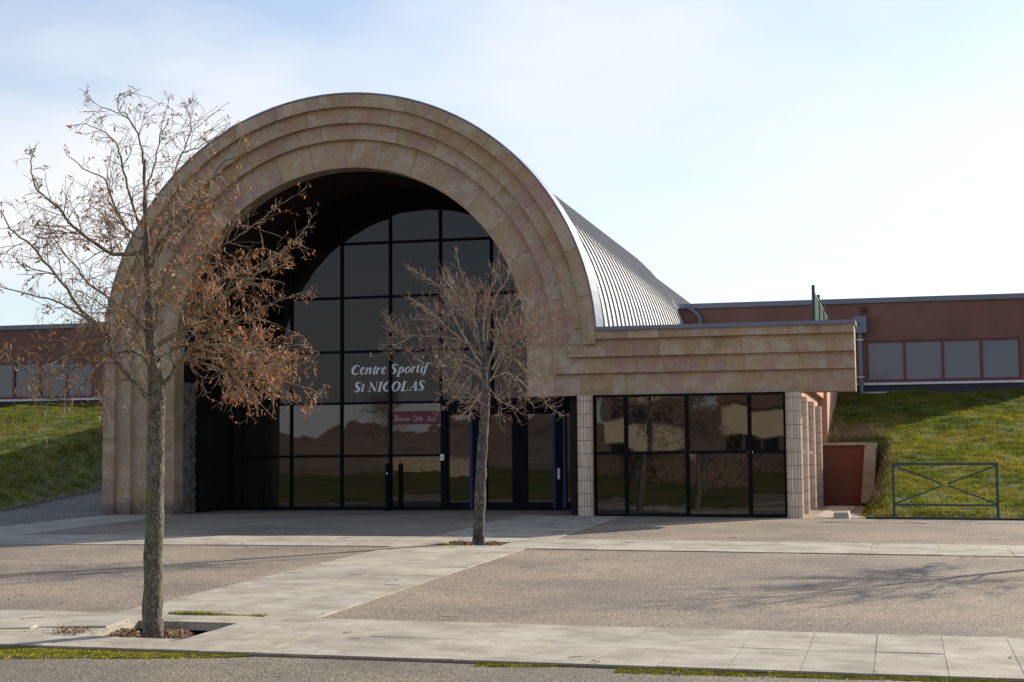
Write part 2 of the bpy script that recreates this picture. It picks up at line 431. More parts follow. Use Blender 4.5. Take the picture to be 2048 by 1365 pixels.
def slab_rects(u0, u1, v0, v1):
    """slab rectangle minus the tree pits"""
    out = [(u0, u1, v0, v1)]
    for a, b, c, d in PITS:
        nxt = []
        for (p, q, r, s) in out:
            if q <= a or p >= b or s <= c or r >= d: nxt.append((p, q, r, s)); continue
            if p < a: nxt.append((p, a, r, s))
            if q > b: nxt.append((b, q, r, s))
            pp, qq = max(p, a), min(q, b)
            if r < c: nxt.append((pp, qq, r, c))
            if s > d: nxt.append((pp, qq, d, s))
        out = nxt
    return [r for r in out if r[1] - r[0] > 0.05 and r[3] - r[2] > 0.05]
def slab(parent, u0, u1, v0, v1, lift=0.0):
    gap = 0.0022
    u0 += gap; u1 -= gap; v0 += gap; v1 -= gap
    top = 0.012 + random.uniform(-0.002, 0.002) + lift
    tu, tv = random.uniform(-0.003, 0.003), random.uniform(-0.002, 0.002)
    cs = [(u0, v0), (u1, v0), (u1, v1), (u0, v1)]
    zt = [zg(u, v) + top + tu * (1 if u == u1 else -1) * 0.5 + tv * (1 if v == v1 else -1) * 0.5 for u, v in cs]
    m = MB()
    m.add([(u, v, z - 0.07) for (u, v), z in zip(cs, zt)] + [(u, v, z) for (u, v), z in zip(cs, zt)],
          [(3,2,1,0),(4,5,6,7),(0,1,5,4),(1,2,6,5),(2,3,7,6),(3,0,4,7)])
    return m.build('paving_slab', CONC, parent)
def strip(name, cells):
    bed = MB()
    for (u0, u1, v0, v1) in cells:
        for (a, b, c, d) in slab_rects(u0, u1, v0, v1):
            bed.add([(a, c, zg(a, c) + 0.004), (b, c, zg(b, c) + 0.004), (b, d, zg(b, d) + 0.004), (a, d, zg(a, d) + 0.004)], [(0, 1, 2, 3)])
    root = bed.build(name, BEDDING)
    tag(root, kind='structure')
    for (u0, u1, v0, v1) in cells:
        for r in slab_rects(u0, u1, v0, v1): slab(root, *r)
    return root
ul = frange(-9.80, 2.2, 0.48)
near = []
for i in range(len(ul) - 1):
    near += [(ul[i], ul[i + 1], V_STRIP0, V_STRIP0 + 1.0), (ul[i], ul[i + 1], V_STRIP0 + 1.0, V_STRIP1)]
strip('concrete_band', near)
ul = frange(-13.55, 4.0, 0.9)
cross = [(ul[i], ul[i + 1], V_CROSS0, V_CROSS0 + 0.91) for i in range(len(ul) - 1)] + [(ul[i], ul[i + 1], V_CROSS0 + 0.91, V_CROSS1) for i in range(len(ul) - 1)]
strip('concrete_band', cross)
walk = []
for (a, b) in ((V_STRIP1, V_CROSS0), (V_CROSS1, 28.1)):
    vl = frange(a, b, 0.97)
    for i in range(len(vl) - 1):
        walk += [(U_WALK0, -5.82, vl[i], vl[i + 1]), (-5.82, U_WALK1, vl[i], vl[i + 1])]
strip('concrete_walkway', walk)
vl = frange(19.6, 27.9, 1.0)
side = []
for i in range(len(vl) - 1): side += [(U_SIDE0, -14.4, vl[i], vl[i + 1]), (-14.4, U_SIDE1, vl[i], vl[i + 1])]
strip('concrete_walkway', side)
strip('concrete_path', [(-1.5, -0.95, v, v + 0.9) for v in (28.6, 29.5, 30.4, 31.3, 32.2, 33.1, 34.0, 34.9)] + [(-0.95, -0.62, v, v + 1.2) for v in (28.6, 29.8)])

# gravel strip rising past the arch foot, banks on both sides
def z_gravel(u, v): return zg(u, v) + 0.006 + 0.09 * max(0, v - 28.7) * sstep(-15.5, -17.0, u) + 0.01
tag(grid_mesh('gravel_path', frange(-18.1, -15.2, 0.4), frange(22, 44.2, 0.8), z_gravel, GRAVEL), kind='structure')
def hum(u, v): return 0.05 * math.sin(u * 1.7 + v * 0.9) + 0.035 * math.sin(u * 3.1 - v * 2.3 + 1.0) + 0.03 * math.sin(v * 1.3 + 0.7 * u)
def z_left(u, v):
    a = z_gravel(-18.1, v); b = 2.52 * min(1.0, max(0.0, (v - 28.2) / 10.4)) + 0.06 * max(0, v - 38.6)
    t = sstep(-18.05, -19.8, u)
    return a + 0.03 + (b - a) * t + hum(u, v) * min(1, t + 0.2) * 0.6
def z_right(u, v):
    b = 0.165 * max(0.0, v - 28.75) if v < 37.55 else 1.44 + (v - 37.5) * 0.2
    b = min(b, 2.80) + 0.02
    t = 1.0 if v > 37.55 else sstep(-0.78, -0.15, u)
    if v < 28.75: t = t * sstep(28.4, 28.75, v) + 0.0
    return zg(u, 28) + (b - zg(u, 28)) * t + hum(u, v) * 0.5 * t - (0.10 if (u < -0.70 and v < 37.55) else 0)
tag(grid_mesh('grass_bank', [-70, -50, -40] + frange(-34, -18.1, 0.4), frange(24, 44.28, 0.4), z_left, SOIL), kind='structure')
tag(grid_mesh('grass_bank', frange(-1.82, 6, 0.14) + frange(6.4, 16, 0.8) + [25, 40], frange(28.42, 44.28, 0.2), z_right, SOIL), kind='structure')
def ribbon_edge(name, pts, h, w, mat):
    m = MB()
    for p, q in zip(pts[:-1], pts[1:]): m.bar(p, q, w, h)
    return tag(m.build(name, mat), kind='structure')
ribbon_edge('kerb', [(-18.1, v, z_left(-18.1, v) + 0.0) for v in frange(24, 44, 1)], 0.07, 0.04, BEDDING)
ribbon_edge('kerb', [(u, 28.40, zg(u, 28.4) - 0.03) for u in frange(-0.6, 30, 2.4)], 0.14, 0.06, PLINTH)

def blades(name, n, uf, vf, zf, hmin, hmax, w, mat, keep=None, lean=0.6):
    u = uf(n); v = vf(n)
    if keep is not None:
        k = keep(u, v); u, v = u[k], v[k]
    n = len(u)
    z = np.array([zf(a, b) for a, b in zip(u, v)])
    h = rng.uniform(hmin, hmax, n); an = rng.uniform(0, 2 * PI, n); la = rng.uniform(0, 2 * PI, n); lm = rng.uniform(0, lean, n) * h
    ww = w * rng.uniform(0.6, 1.4, n)
    cl = np.sin(u * 5.3 + np.sin(v * 3.1) * 2) * np.sin(v * 4.7 + np.sin(u * 2.3) * 2); h = h * (0.75 + 0.45 * cl)
    P = np.zeros((n, 3, 3))
    P[:, 0] = np.c_[u - np.cos(an) * ww, v - np.sin(an) * ww, z - 0.02]
    P[:, 1] = np.c_[u + np.cos(an) * ww, v + np.sin(an) * ww, z - 0.02]
    P[:, 2] = np.c_[u + np.cos(la) * lm, v + np.sin(la) * lm, z + h]
    return tag(tri_soup(name, P.reshape(-1, 3), 3, mat), kind='stuff')
U = lambda a, b: (lambda n: rng.uniform(a, b, n))
blades('grass', 150000, U(-1.6, 5.2), U(28.45, 44.2), z_right, 0.03, 0.10, 0.011, GRASS, keep=lambda u, v: (u > -0.45) | (v > 37.7) | ((u > -0.7) & (rng.random(len(u)) < 0.3)))
blades('grass', 130000, U(-30, -18.15), U(28.2, 44.2), z_left, 0.03, 0.09, 0.014, GRASS)
blades('dry_grass', 2200, lambda n: np.clip(rng.normal(-1.1, 0.4, n), -1.58, -0.1), lambda n: 37.55 + np.abs(rng.normal(0, 0.6, n)), z_right, 0.08, 0.30, 0.008, DRYGRASS, lean=1.2)
blades('dry_grass', 900, lambda n: rng.normal(-0.28, 0.13, n), U(30, 37.3), z_right, 0.06, 0.24, 0.006, DRYGRASS, lean=1.2)
# moss along the road edge and tufts in the joints
def mound(name, u0, u1, v0, v1, n, h):
    return blades(name, n, U(u0, u1), lambda k: v0 + (v1 - v0) * rng.beta(1.6, 1.6, k), zg, h * 0.4, h, 0.008, MOSS, lean=1.5)
def moss_patch(u0, u1, v0, v1, n):
    u = rng.uniform(u0, u1, n); t = (u - u0) / (u1 - u0)
    ve = v1 - (v1 - v0) * rng.beta(1.1, 1.7, n) * (1 - t) ** 0.7
    keepm = np.sin(u * 9) + np.sin(u * 23 + ve * 9) + rng.normal(0, 0.9, n) > -1.0
    u, ve = u[keepm], ve[keepm]; n = len(u)
    z = np.array([zg(a, b) for a, b in zip(u, ve)]) - 0.012
    h = rng.uniform(0.004, 0.014, n); an = rng.uniform(0, 2 * PI, n); w = rng.uniform(0.009, 0.02, n)
    P = np.zeros((n, 3, 3))
    P[:, 0] = np.c_[u - np.cos(an) * w, ve - np.sin(an) * w, z]; P[:, 1] = np.c_[u + np.cos(an) * w, ve + np.sin(an) * w, z]; P[:, 2] = np.c_[u, ve, z + h]
    return tag(tri_soup('moss', P.reshape(-1, 3), 3, MOSS), kind='stuff')
moss_patch(-8.5, -4.6, 9.75, 10.62, 42000)
moss_patch(-2.9, -2.3, 10.5, 10.65, 1500)
moss_patch(-1.9, 1.4, 10.44, 10.66, 9000)
blades('grass_tuft', 2600, U(-6.25, -5.35), lambda n: rng.normal(12.68, 0.022, n), zg, 0.01, 0.05, 0.005, MOSS, lean=1.0)
blades('grass_tuft', 900, lambda n: -5.02 + 0.28 * rng.random(n), lambda n: rng.normal(11.98, 0.09, n), zg, 0.008, 0.03, 0.004, MOSS, keep=lambda u, v: np.abs(v - (11.84 + (u + 5.02) * 1.1)) < 0.035)
blades('grass_tuft', 700, lambda n: rng.normal(-6.15, 0.12, n), lambda n: rng.normal(20.72, 0.04, n), zg, 0.015, 0.05, 0.006, MOSS)

# tree pits: earth floor, side walls, leaf litter
for i, (a, b, c, d) in enumerate(PITS):
    m = MB(); dz = 0.09 if i == 0 else 0.05
    n = 10
    for p in range(n):
        for q in range(n):
            x0, x1 = a + (b - a) * p / n, a + (b - a) * (p + 1) / n; y0, y1 = c + (d - c) * q / n, c + (d - c) * (q + 1) / n
            hh = lambda x, y: zg(x, y) - dz + 0.03 * math.sin(x * 13 + y * 7) + (0.05 * (d - y) / (d - c) if i == 0 else 0.02)
            m.add([(x0, y0, hh(x0, y0)), (x1, y0, hh(x1, y0)), (x1, y1, hh(x1, y1)), (x0, y1, hh(x0, y1))], [(0, 1, 2, 3)])
    tag(m.build('tree_pit', EARTH), kind='structure')
    k = 4200 if i == 0 else 1500
    x = rng.uniform(a + 0.01, b - 0.01, k); y = rng.uniform(c + 0.01, d - 0.01, k)
    if i == 0:   # litter spilling to one side of the pit
        x2 = rng.normal(a - 0.12, 0.12, 260); y2 = rng.normal(c + 0.12, 0.08, 260)
        x = np.r_[x, x2]; y = np.r_[y, y2]
    k = len(x)
    z = np.array([(zg(p, q) - dz + 0.03 * math.sin(p * 13 + q * 7) + (0.05 * (d - q) / (d - c) if i == 0 else 0.02)) if p > a else zg(p, q) + 0.016 for p, q in zip(x, y)]) + rng.uniform(0.004, 0.035, k)
    an = rng.uniform(0, 2 * PI, k); s = rng.uniform(0.005, 0.015, k); ti = rng.uniform(-0.8, 0.8, (k, 2))
    P = np.zeros((k, 4, 3))
    for j, (ox, oy) in enumerate(((-1, -0.45), (1, -0.45), (1.2, 0.45), (-0.8, 0.45))):
        dx = (np.cos(an) * ox - np.sin(an) * oy) * s; dy = (np.sin(an) * ox + np.cos(an) * oy) * s
        P[:, j] = np.c_[x + dx, y + dy, z + dx * ti[:, 0] + dy * ti[:, 1]]
    tag(tri_soup('leaf_litter', P.reshape(-1, 3), 4, LEAFLITTER), kind='stuff')
# broken, lifted concrete beside the near tree pit
cp = empty('broken_slab', (-6.52, 12.0, zg(-6.5, 12.0)), 'cracked concrete slab tilted up beside the near tree pit', 'paving slab')
m = MB(); m.add([(-0.36, -0.42, 0.014), (0.19, -0.30, 0.02), (0.2, 0.08, 0.045), (-0.12, 0.16, 0.035), (-0.36, -0.42, -0.05), (0.19, -0.30, -0.05), (0.2, 0.08, 0.0), (-0.12, 0.16, 0.0)], [(0,1,2,3),(7,6,5,4),(4,5,1,0),(5,6,2,1),(6,7,3,2),(7,4,0,3)])
m.build('slab_piece', CONC, cp)
m = MB(); m.add([(-0.75, -0.62, 0.014), (-0.38, -0.5, 0.016), (-0.42, -0.34, 0.028), (-0.82, -0.40, 0.025), (-0.75, -0.62, -0.04), (-0.38, -0.5, -0.04), (-0.42, -0.34, 0.0), (-0.82, -0.4, 0.0)], [(0,1,2,3),(7,6,5,4),(4,5,1,0),(5,6,2,1),(6,7,3,2),(7,4,0,3)])
m.build('slab_piece', CONC, cp)
# a few leaves blown over the paving
k = 260
x = np.r_[rng.normal(-5.6, 1.3, k // 2), rng.uniform(-9, 1.5, k // 2)]; y = np.r_[rng.normal(11.3, 0.6, k // 2), rng.uniform(10.0, 22.0, k // 2)]
an = rng.uniform(0, 2 * PI, k); s_ = rng.uniform(0.006, 0.016, k)
P = np.zeros((k, 4, 3)); z = np.array([zg(a, b) for a, b in zip(x, y)]) + 0.022
for j, (ox, oy) in enumerate(((-1, -0.5), (1, -0.4), (1.2, 0.5), (-0.8, 0.4))):
    P[:, j] = np.c_[x + (np.cos(an) * ox - np.sin(an) * oy) * s_, y + (np.sin(an) * ox + np.cos(an) * oy) * s_, z + 0.006 * rng.random(k)]
tag(tri_soup('blown_leaves', P.reshape(-1, 3), 4, LEAFLITTER), kind='stuff')
# twigs blown on the paving
k = 60; m = MB()
for _ in range(k):
    u, v = random.uniform(-9, 1.5), random.uniform(9.8, 24)
    a = random.uniform(0, PI); l = random.uniform(0.03, 0.11); z = zg(u, v) + 0.02
    m.bar((u - math.cos(a) * l, v - math.sin(a) * l, z), (u + math.cos(a) * l, v + math.sin(a) * l, z + 0.004), 0.006, 0.005)
tag(m.build('fallen_twigs', TWIG_OLD), kind='stuff')

# ------------------------------------------------------------------ entrance hall: stone arch, vault, glazed front
CU, CZ = -10.39, 3.15
VF = 28.2
RINGS = [(5.0, 4.76, 28.20, 3.24), (4.76, 4.46, 28.31, 2.92), (4.46, 4.16, 28.42, 2.62), (4.16, 3.64, 28.53, 2.21)]
hall = empty('entrance_hall', (CU, VF, 0), 'sandstone round-arched entrance with dark glass front and zinc barrel roof', 'building')
O = Vector(hall.location)
def tilt(m, k=0.0035):
    uc = sum(p[0] for p in m.v) / len(m.v); zc = sum(p[2] for p in m.v) / len(m.v)
    a, b = random.gauss(0, k), random.gauss(0, k * 0.7)
    m.v = [(p[0], p[1] + a * (p[0] - uc) + b * (p[2] - zc), p[2]) for p in m.v]
    return m
class PB(MB):
    """mesh in world coordinates, moved to its parent's origin when built"""
    def build(s, name, mat, parent=None, org=None, smooth=False):
        o = org if org is not None else O
        s.v = [(a - o.x, b - o.y, c - o.z) for a, b, c in s.v]
        return MB.build(s, name, mat, parent, smooth)
def ring_poly(ro, ri, a0, a1, n):
    return [(CU + ro * math.cos(a0 + (a1 - a0) * i / n), CZ + ro * math.sin(a0 + (a1 - a0) * i / n)) for i in range(n + 1)] + \
           [(CU + ri * math.cos(a1 + (a0 - a1) * i / n), CZ + ri * math.sin(a1 + (a0 - a1) * i / n)) for i in range(n + 1)]
def prism_quads(m, ro, ri, a0, a1, n, v0, v1):
    for i in range(n):
        b0, b1 = a0 + (a1 - a0) * i / n, a0 + (a1 - a0) * (i + 1) / n
        p = [(CU + r * math.cos(b), CZ + r * math.sin(b)) for r, b in ((ro, b0), (ri, b0), (ri, b1), (ro, b1))]
        m.prism_v(p, v0, v1)
BACK = 28.92
for k, (ro, ri, vf, zb) in enumerate(RINGS):
    back = PB()
    prism_quads(back, ro - 0.004, ri + 0.004, 0, PI, 48, vf + 0.02, BACK)
    back.box((CU - ro + 0.004, vf + 0.02, -0.15), (CU - ri - 0.004, BACK, CZ))
    back.box((CU + ri + 0.004, vf + 0.02, zb + 0.004), (CU + ro - 0.004, BACK, CZ))
    ring = back.build('arch_ring', MORTAR, hall)
    g = 0.006
    n = 17
    off = (0.0, 0.35, 0.1, 0.5)[k]
    cuts = sorted(set([0.0, PI] + [min(PI, max(0, PI * (i + off) / n)) for i in range(0, n + 1)]))
    cuts = [c for i, c in enumerate(cuts) if i == 0 or c - cuts[i - 1] > 0.05]
    rm = (ro + ri) / 2
    for a0, a1 in zip(cuts[:-1], cuts[1:]):
        st = PB(); d = g / 2 / rm
        nn = 5
        va = vf + random.uniform(0, 0.004)
        # one closed stone: front, back, rims
        P = ring_poly(ro, ri, a0 + d, a1 - d, nn)
        N = len(P); vs_ = [(u, va, z) for u, z in P] + [(u, vf + 0.12, z) for u, z in P]
        fs_ = []
        for i in range(nn): fs_.append((N - 1 - i, N - 2 - i, i + 1, i))
        for i in range(N): fs_.append((i, (i + 1) % N, (i + 1) % N + N, i + N))
        st.add(vs_, fs_)
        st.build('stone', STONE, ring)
    zl = frange(-0.12, CZ, 0.82 if k % 2 else 0.78)
    if k in (1, 3): zl = [-0.12] + [z + 0.35 for z in zl[:-1]] + [CZ]
    for z0, z1 in zip(zl[:-1], zl[1:]):
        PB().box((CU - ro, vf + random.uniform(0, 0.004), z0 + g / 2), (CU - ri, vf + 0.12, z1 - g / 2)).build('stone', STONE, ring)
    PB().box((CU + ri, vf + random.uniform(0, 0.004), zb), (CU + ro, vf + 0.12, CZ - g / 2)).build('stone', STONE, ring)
# inner reveal of the arch (soffit)
m = PB()
prism_quads(m, 3.66, 3.62, 0, PI, 48, 28.535, 28.95)
m.box((CU - 3.66, 28.535, -0.15), (CU - 3.62, 28.95, CZ))
m.box((CU + 3.62, 28.535, 2.21), (CU + 3.66, 28.95, CZ))
m.build('arch_reveal', STONE, hall)
# capping strip on the outside of the arch
m = PB(); prism_quads(m, 5.035, 5.004, 0.05, PI, 60, 28.19, 28.95); m.build('edge_flashing', COPING, hall)
# porch vault lining and left porch wall
VG = 31.3
m = PB()
n = 48
for i in range(n):
    a0, a1 = PI * i / n, PI * (i + 1) / n
    m.add([(CU + 3.63 * math.cos(a), v, CZ + 0.05 + 3.63 * math.sin(a)) for v in (28.95, VG + 0.3) for a in (a0, a1)], [(0, 1, 3, 2)])
    m.add([(CU + 3.80 * math.cos(a), v, CZ + 0.05 + 3.80 * math.sin(a)) for v in (28.95, VG + 0.3) for a in (a0, a1)], [(2, 3, 1, 0)])
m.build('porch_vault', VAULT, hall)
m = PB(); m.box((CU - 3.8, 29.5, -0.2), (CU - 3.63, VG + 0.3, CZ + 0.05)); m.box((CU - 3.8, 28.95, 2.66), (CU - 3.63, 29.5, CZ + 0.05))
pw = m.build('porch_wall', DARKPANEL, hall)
for v0, v1 in ((29.55, 30.38), (30.43, 31.22)):
    for z0, z1 in ((0.0, 1.12), (1.18, 2.32), (2.38, 3.1)):
        PB().box((CU - 3.63, v0, z0), (CU - 3.612, v1, z1)).build('panel', DARKPANEL, pw)
# coursed rubble facing by the porch mouth: thousands of small stones, joined
m = PB(); z = -0.1
while z < 2.64:
    h = random.uniform(0.045, 0.085); v = 28.96
    while v < 29.46:
        l = random.uniform(0.10, 0.30); v1 = min(29.48, v + l)
        m.box((CU - 3.8, v + 0.004, z + 0.004), (CU - 3.63 + random.uniform(0.01, 0.045), v1 - 0.004, min(2.65, z + h) - 0.004)); v = v1
    z += h
tag(m.build('rubble_facing', RUBBLE, hall), kind='stuff')
PB().box((CU - 3.81, 28.955, -0.1), (CU - 3.64, 29.49, 2.65)).build('rubble_backing', MORTAR, hall)

# glazed wall
GU0, GU1, GZ = CU - 3.63, CU + 3.60, CZ + 0.05
MULL_U = [-13.74, -12.62, -11.48, -10.39, -9.28, -8.17, -7.06]
MULL_Z = [1.14, 2.255, 3.35, 4.51, 5.67]
GB = -0.03
arch_poly = [(CU + 3.6 * math.cos(PI * i / 64), GZ + 3.6 * math.sin(PI * i / 64)) for i in range(65)] + [(CU - 3.6, GB), (CU + 3.6, GB)]
def clip(poly, ax, lim, keep_less):
    out = []
    for i in range(len(poly)):
        p, q = poly[i], poly[(i + 1) % len(poly)]
        ip = (p[ax] <= lim) == keep_less or p[ax] == lim; iq = (q[ax] <= lim) == keep_less or q[ax] == lim
        if ip: out.append(p)
        if ip != iq:
            t = (lim - p[ax]) / (q[ax] - p[ax]); out.append((p[0] + (q[0] - p[0]) * t, p[1] + (q[1] - p[1]) * t))
    return out
def cell(u0, u1, z0, z1):
    p = arch_poly
    for ax, lim, less in ((0, u0, False), (0, u1, True), (1, z0, False), (1, z1, True)):
        p = clip(p, ax, lim, less)
        if len(p) < 3: return None
    return p
m = PB()
for i in range(64):
    a0, a1 = PI * i / 64, PI * (i + 1) / 64
    m.prism_v([(CU + r * math.cos(a), GZ + r * math.sin(a)) for r, a in ((3.625, a0), (3.575, a0), (3.575, a1), (3.625, a1))], VG - 0.06, VG + 0.05)
m.box((CU - 3.625, VG - 0.06, GB), (CU - 3.575, VG + 0.05, GZ)); m.box((CU + 3.575, VG - 0.06, 2.31), (CU + 3.625, VG + 0.05, GZ))
m.box((CU - 3.575, VG - 0.06, GB), (-9.28, VG + 0.05, GB + 0.07))
gw = m.build('curtain_wall', NAVY, hall)
ue = [CU - 3.6] + MULL_U + [CU + 3.6]; ze = [GB + 0.07] + MULL_Z + [7.0]
hw = 0.026
for i in range(len(ue) - 1):
    for j in range(len(ze) - 1):
        if ue[i] >= -9.35 and j < 2: continue
        p = cell(ue[i] + hw * 0.6, ue[i + 1] - hw * 0.6, ze[j] + hw * 0.6, ze[j + 1] - hw * 0.6)
        if not p: continue
        w_, h_ = max(a for a, b in p) - min(a for a, b in p), max(b for a, b in p) - min(b for a, b in p)
        if w_ < 0.06 or h_ < 0.06: continue
        tilt(PB().prism_v(p[::-1], VG, VG + 0.02)).build('pane', GLASS_LIVELY if j < 2 else GLASS, gw)
for u in MULL_U:
    zt = GZ + math.sqrt(max(0, 3.6 ** 2 - (u - CU) ** 2)) - 0.02
    z0 = GB + 0.07 if u < -9.2 and u != -9.28 else 2.30
    PB().box((u - hw, VG - 0.05, z0), (u + hw, VG - 0.002, zt)).build('mullion', NAVY, gw)
for z in MULL_Z:
    half = 3.6 if z < GZ else math.sqrt(max(0, 3.6 ** 2 - (z - GZ) ** 2))
    u1 = CU + half - 0.02
    if z < 2.3: u1 = -9.31
    PB().box((CU - half + 0.02, VG - 0.046, z - hw), (u1, VG - 0.004, z + hw)).build('transom', NAVY, gw)
# doors
K_ = 31.3 / 34.1
def du(u): return u * K_
def dz(z): return 0.97 + (z - 0.97) * K_
m = PB(); m.box((-9.28, VG - 0.07, 2.045), (-6.30, VG + 0.06, 2.30)); m.box((-9.28, VG - 0.065, GB), (du(-9.97), VG + 0.06, 2.045))
m.box((du(-7.43), VG - 0.065, GB), (du(-7.27), VG + 0.06, 2.045)); m.box((du(-6.97), VG - 0.065, GB), (-6.30, VG + 0.06, 2.045)); m.box((du(-9.35), VG - 0.065, GB), (du(-9.09), VG + 0.06, 2.045))
m.box((du(-9.97) + 0.002, VG - 0.03, GB), (du(-7.44), VG + 0.08, GB + 0.05))
df = m.build('door_surround', NAVY, hall)
def door(u0, u1, p0, p1, name='door'):
    u0, u1, p0, p1 = du(u0), du(u1), du(p0), du(p1)
    z0, z1, zb, zt = GB + 0.055, 2.04, 0.16, 1.97
    m = PB(); a, b = VG - 0.045, VG + 0.01
    m.box((u0, a, z0), (p0, b, z1)); m.box((p1, a, z0), (u1, b, z1)); m.box((p0, a, z0), (p1, b, zb)); m.box((p0, a, zt), (p1, b, z1))
    d = m.build(name, NAVY, hall)
    PB().box((p0, VG - 0.02, zb), (p1, VG - 0.005, zt)).build('pane', GLASS_LIVELY, d)
    return d
def bluebar(d, u0, u1): PB().box((du(u0), VG - 0.085, GB + 0.06), (du(u1), VG - 0.068, 2.035)).build('edge_trim', BLUE, d)
d1 = door(-9.965, -9.352, -9.915, -9.43); bluebar(d1, -9.425, -9.352)
d2 = door(-9.088, -8.262, -9.01, -8.44)
d3 = door(-8.258, -7.432, -8.08, -7.50); bluebar(d3, -7.495, -7.434)
sl = door(-7.268, -6.972, -7.185, -6.99, 'side_light'); bluebar(sl, -7.266, -7.20)
PB().box((-6.78, VG - 0.11, 0.63), (-6.73, VG - 0.066, 0.85)).build('door_plate', WHITE, df)
ic = PB().box((-9.275, VG - 0.10, 1.03), (-9.195, VG - 0.066, 1.16)).build('intercom', STEEL, df)
PB().box((-9.26, VG - 0.108, 1.07), (-9.215, VG - 0.1005, 1.13)).build('keypad', WHITE, ic)
# lettering stuck on the glass, drawn as pen strokes of changing width
def ribbons(m, strokes, fx, depth0, step=0.0003):
    d = depth0
    for st in strokes:
        # smooth the stroke
        P = [Vector((p[0], p[1], p[2])) for p in st]
        if len(P) > 2:
            Q = []
            for i in range(len(P) - 1):
                a, b, c_, e = P[max(i - 1, 0)], P[i], P[i + 1], P[min(i + 2, len(P) - 1)]
                for t in (0, 0.25, 0.5, 0.75):
                    Q.append(0.5 * ((2 * b) + (c_ - a) * t + (2 * a - 5 * b + 4 * c_ - e) * t * t + (3 * b - a - 3 * c_ + e) * t ** 3))
            Q.append(P[-1]); P = Q
        vs_ = []
        for i, p in enumerate(P):
            t = (P[min(i + 1, len(P) - 1)] - P[max(i - 1, 0)]); t = Vector((t.x, t.y)).normalized()
            nx, ny = -t.y, t.x; w = max(p.z, 6) * 0.58
            for s in (1, -1):
                q = fx(p.x + nx * w * s, p.y + ny * w * s); vs_.append((q.x, q.y - d, q.z))
        m.add(vs_, [(2 * i, 2 * i + 1, 2 * i + 3, 2 * i + 2) for i in range(len(P) - 1)])
        d += step
def e_(dx, dy): return [[(355+dx,325+dy,10),(400+dx,300+dy,12),(435+dx,265+dy,18),(440+dx,240+dy,20),(415+dx,232+dy,16),(385+dx,255+dy,24),(362+dx,310+dy,36),(364+dx,352+dy,36),(388+dx,382+dy,24),(415+dx,375+dy,12),(440+dx,350+dy,8)]]
def t_(dx, dy): return [[(708+dx,200+dy,6),(685+dx,250+dy,30),(658+dx,345+dy,36),(662+dx,378+dy,28),(702+dx,362+dy,8)], [(650+dx,243+dy,10),(728+dx,240+dy,10)]]
def r_(dx, dy): return [[(757+dx,238+dy,30),(715+dx,386+dy,34)], [(735+dx,240+dy,10),(770+dx,236+dy,10)], [(752+dx,305+dy,10),(785+dx,258+dy,16),(820+dx,246+dy,32)]]
def S_(dx, dy): return [[(1203+dx,158+dy,6),(1190+dx,215+dy,8)], [(1193+dx,178+dy,12),(1150+dx,160+dy,20),(1108+dx,178+dy,32),(1092+dx,218+dy,42),(1120+dx,262+dy,48),(1148+dx,306+dy,48),(1140+dx,348+dy,34),(1105+dx,372+dy,22),(1068+dx,362+dy,12)], [(1068+dx,325+dy,8),(1055+dx,380+dy,8)]]
LINE1 = [[(342,178,6),(330,238,8)], [(332,210,14),(292,190,20),(238,203,30),(194,258,44),(174,320,48),(188,368,38),(228,390,26),(275,380,16),(312,350,10)]] + e_(0, 0) + \
    [[(512,238,28),(475,388,34)], [(490,240,10),(525,236,10)], [(510,302,10),(545,256,14),(578,242,24),(588,262,34),(568,340,36),(565,376,28),(602,362,8)]] + t_(0, 0) + r_(0, 0) + e_(490, -6) + S_(0, 0) + \
    [[(1268,222,28),(1205,432,34)], [(1175,436,10),(1255,433,10)], [(1245,224,10),(1280,220,10)], [(1268,256,10),(1303,226,18),(1328,252,32),(1315,308,34),(1285,344,20),(1242,352,10)]] + \
    [[(1440,224,14),(1397,256,28),(1377,315,36),(1395,350,20),(1430,345,16),(1470,305,30),(1485,255,34),(1465,228,18),(1438,224,12)]] + r_(802, -28) + t_(992, -40) + \
    [[(1772,204,28),(1738,318,36),(1746,345,26),(1780,328,8)], [(1748,208,10),(1780,203,10)], [(1762,147,38),(1790,147,38)]] + \
    [[(1932,146,22),(1902,126,12),(1872,158,26),(1846,230,34),(1816,340,34),(1790,394,20),(1752,402,20)], [(1803,206,10),(1898,203,10)]]
LINE2 = S_(-833, 415) + t_(-267, 398) + \
    [[(585,572,36),(690,770,38)], [(600,580,9),(550,772,9)], [(515,776,10),(582,776,10)], [(742,572,9),(692,770,9)], [(708,568,10),(772,568,10)], [(562,571,10),(605,571,10)]] + \
    [[(832,566,40),(775,772,42)], [(795,566,10),(872,564,10)], [(735,774,10),(818,774,10)]] + \
    [[(1070,558,6),(1056,622,8)], [(1060,590,14),(1012,562,16),(965,575,24),(918,620,42),(892,680,48),(902,735,40),(935,765,22),(985,760,14),(1030,725,10)]] + \
    [[(1190,560,18),(1122,600,36),(1087,680,46),(1105,748,30),(1150,766,20),(1210,720,36),(1248,640,46),(1235,582,30),(1188,560,16)]] + \
    [[(1362,556,42),(1303,762,44)], [(1323,555,10),(1412,553,10)], [(1268,768,12),(1412,762,14)], [(1408,766,16),(1442,702,8)]] + \
    [[(1622,548,10),(1470,756,10)], [(1617,550,38),(1612,752,44)], [(1530,678,10),(1610,678,10)], [(1438,758,10),(1512,758,10)], [(1568,757,10),(1648,757,10)]] + S_(625, 378)
fx1 = lambda x, y: at_v(690 + x / 11.378, 715 + y / 11.378, VG)
for ln in (LINE1, LINE2):
    m = PB(); ribbons(m, ln, fx1, 0.004); m.build('lettering', LETTER, gw)
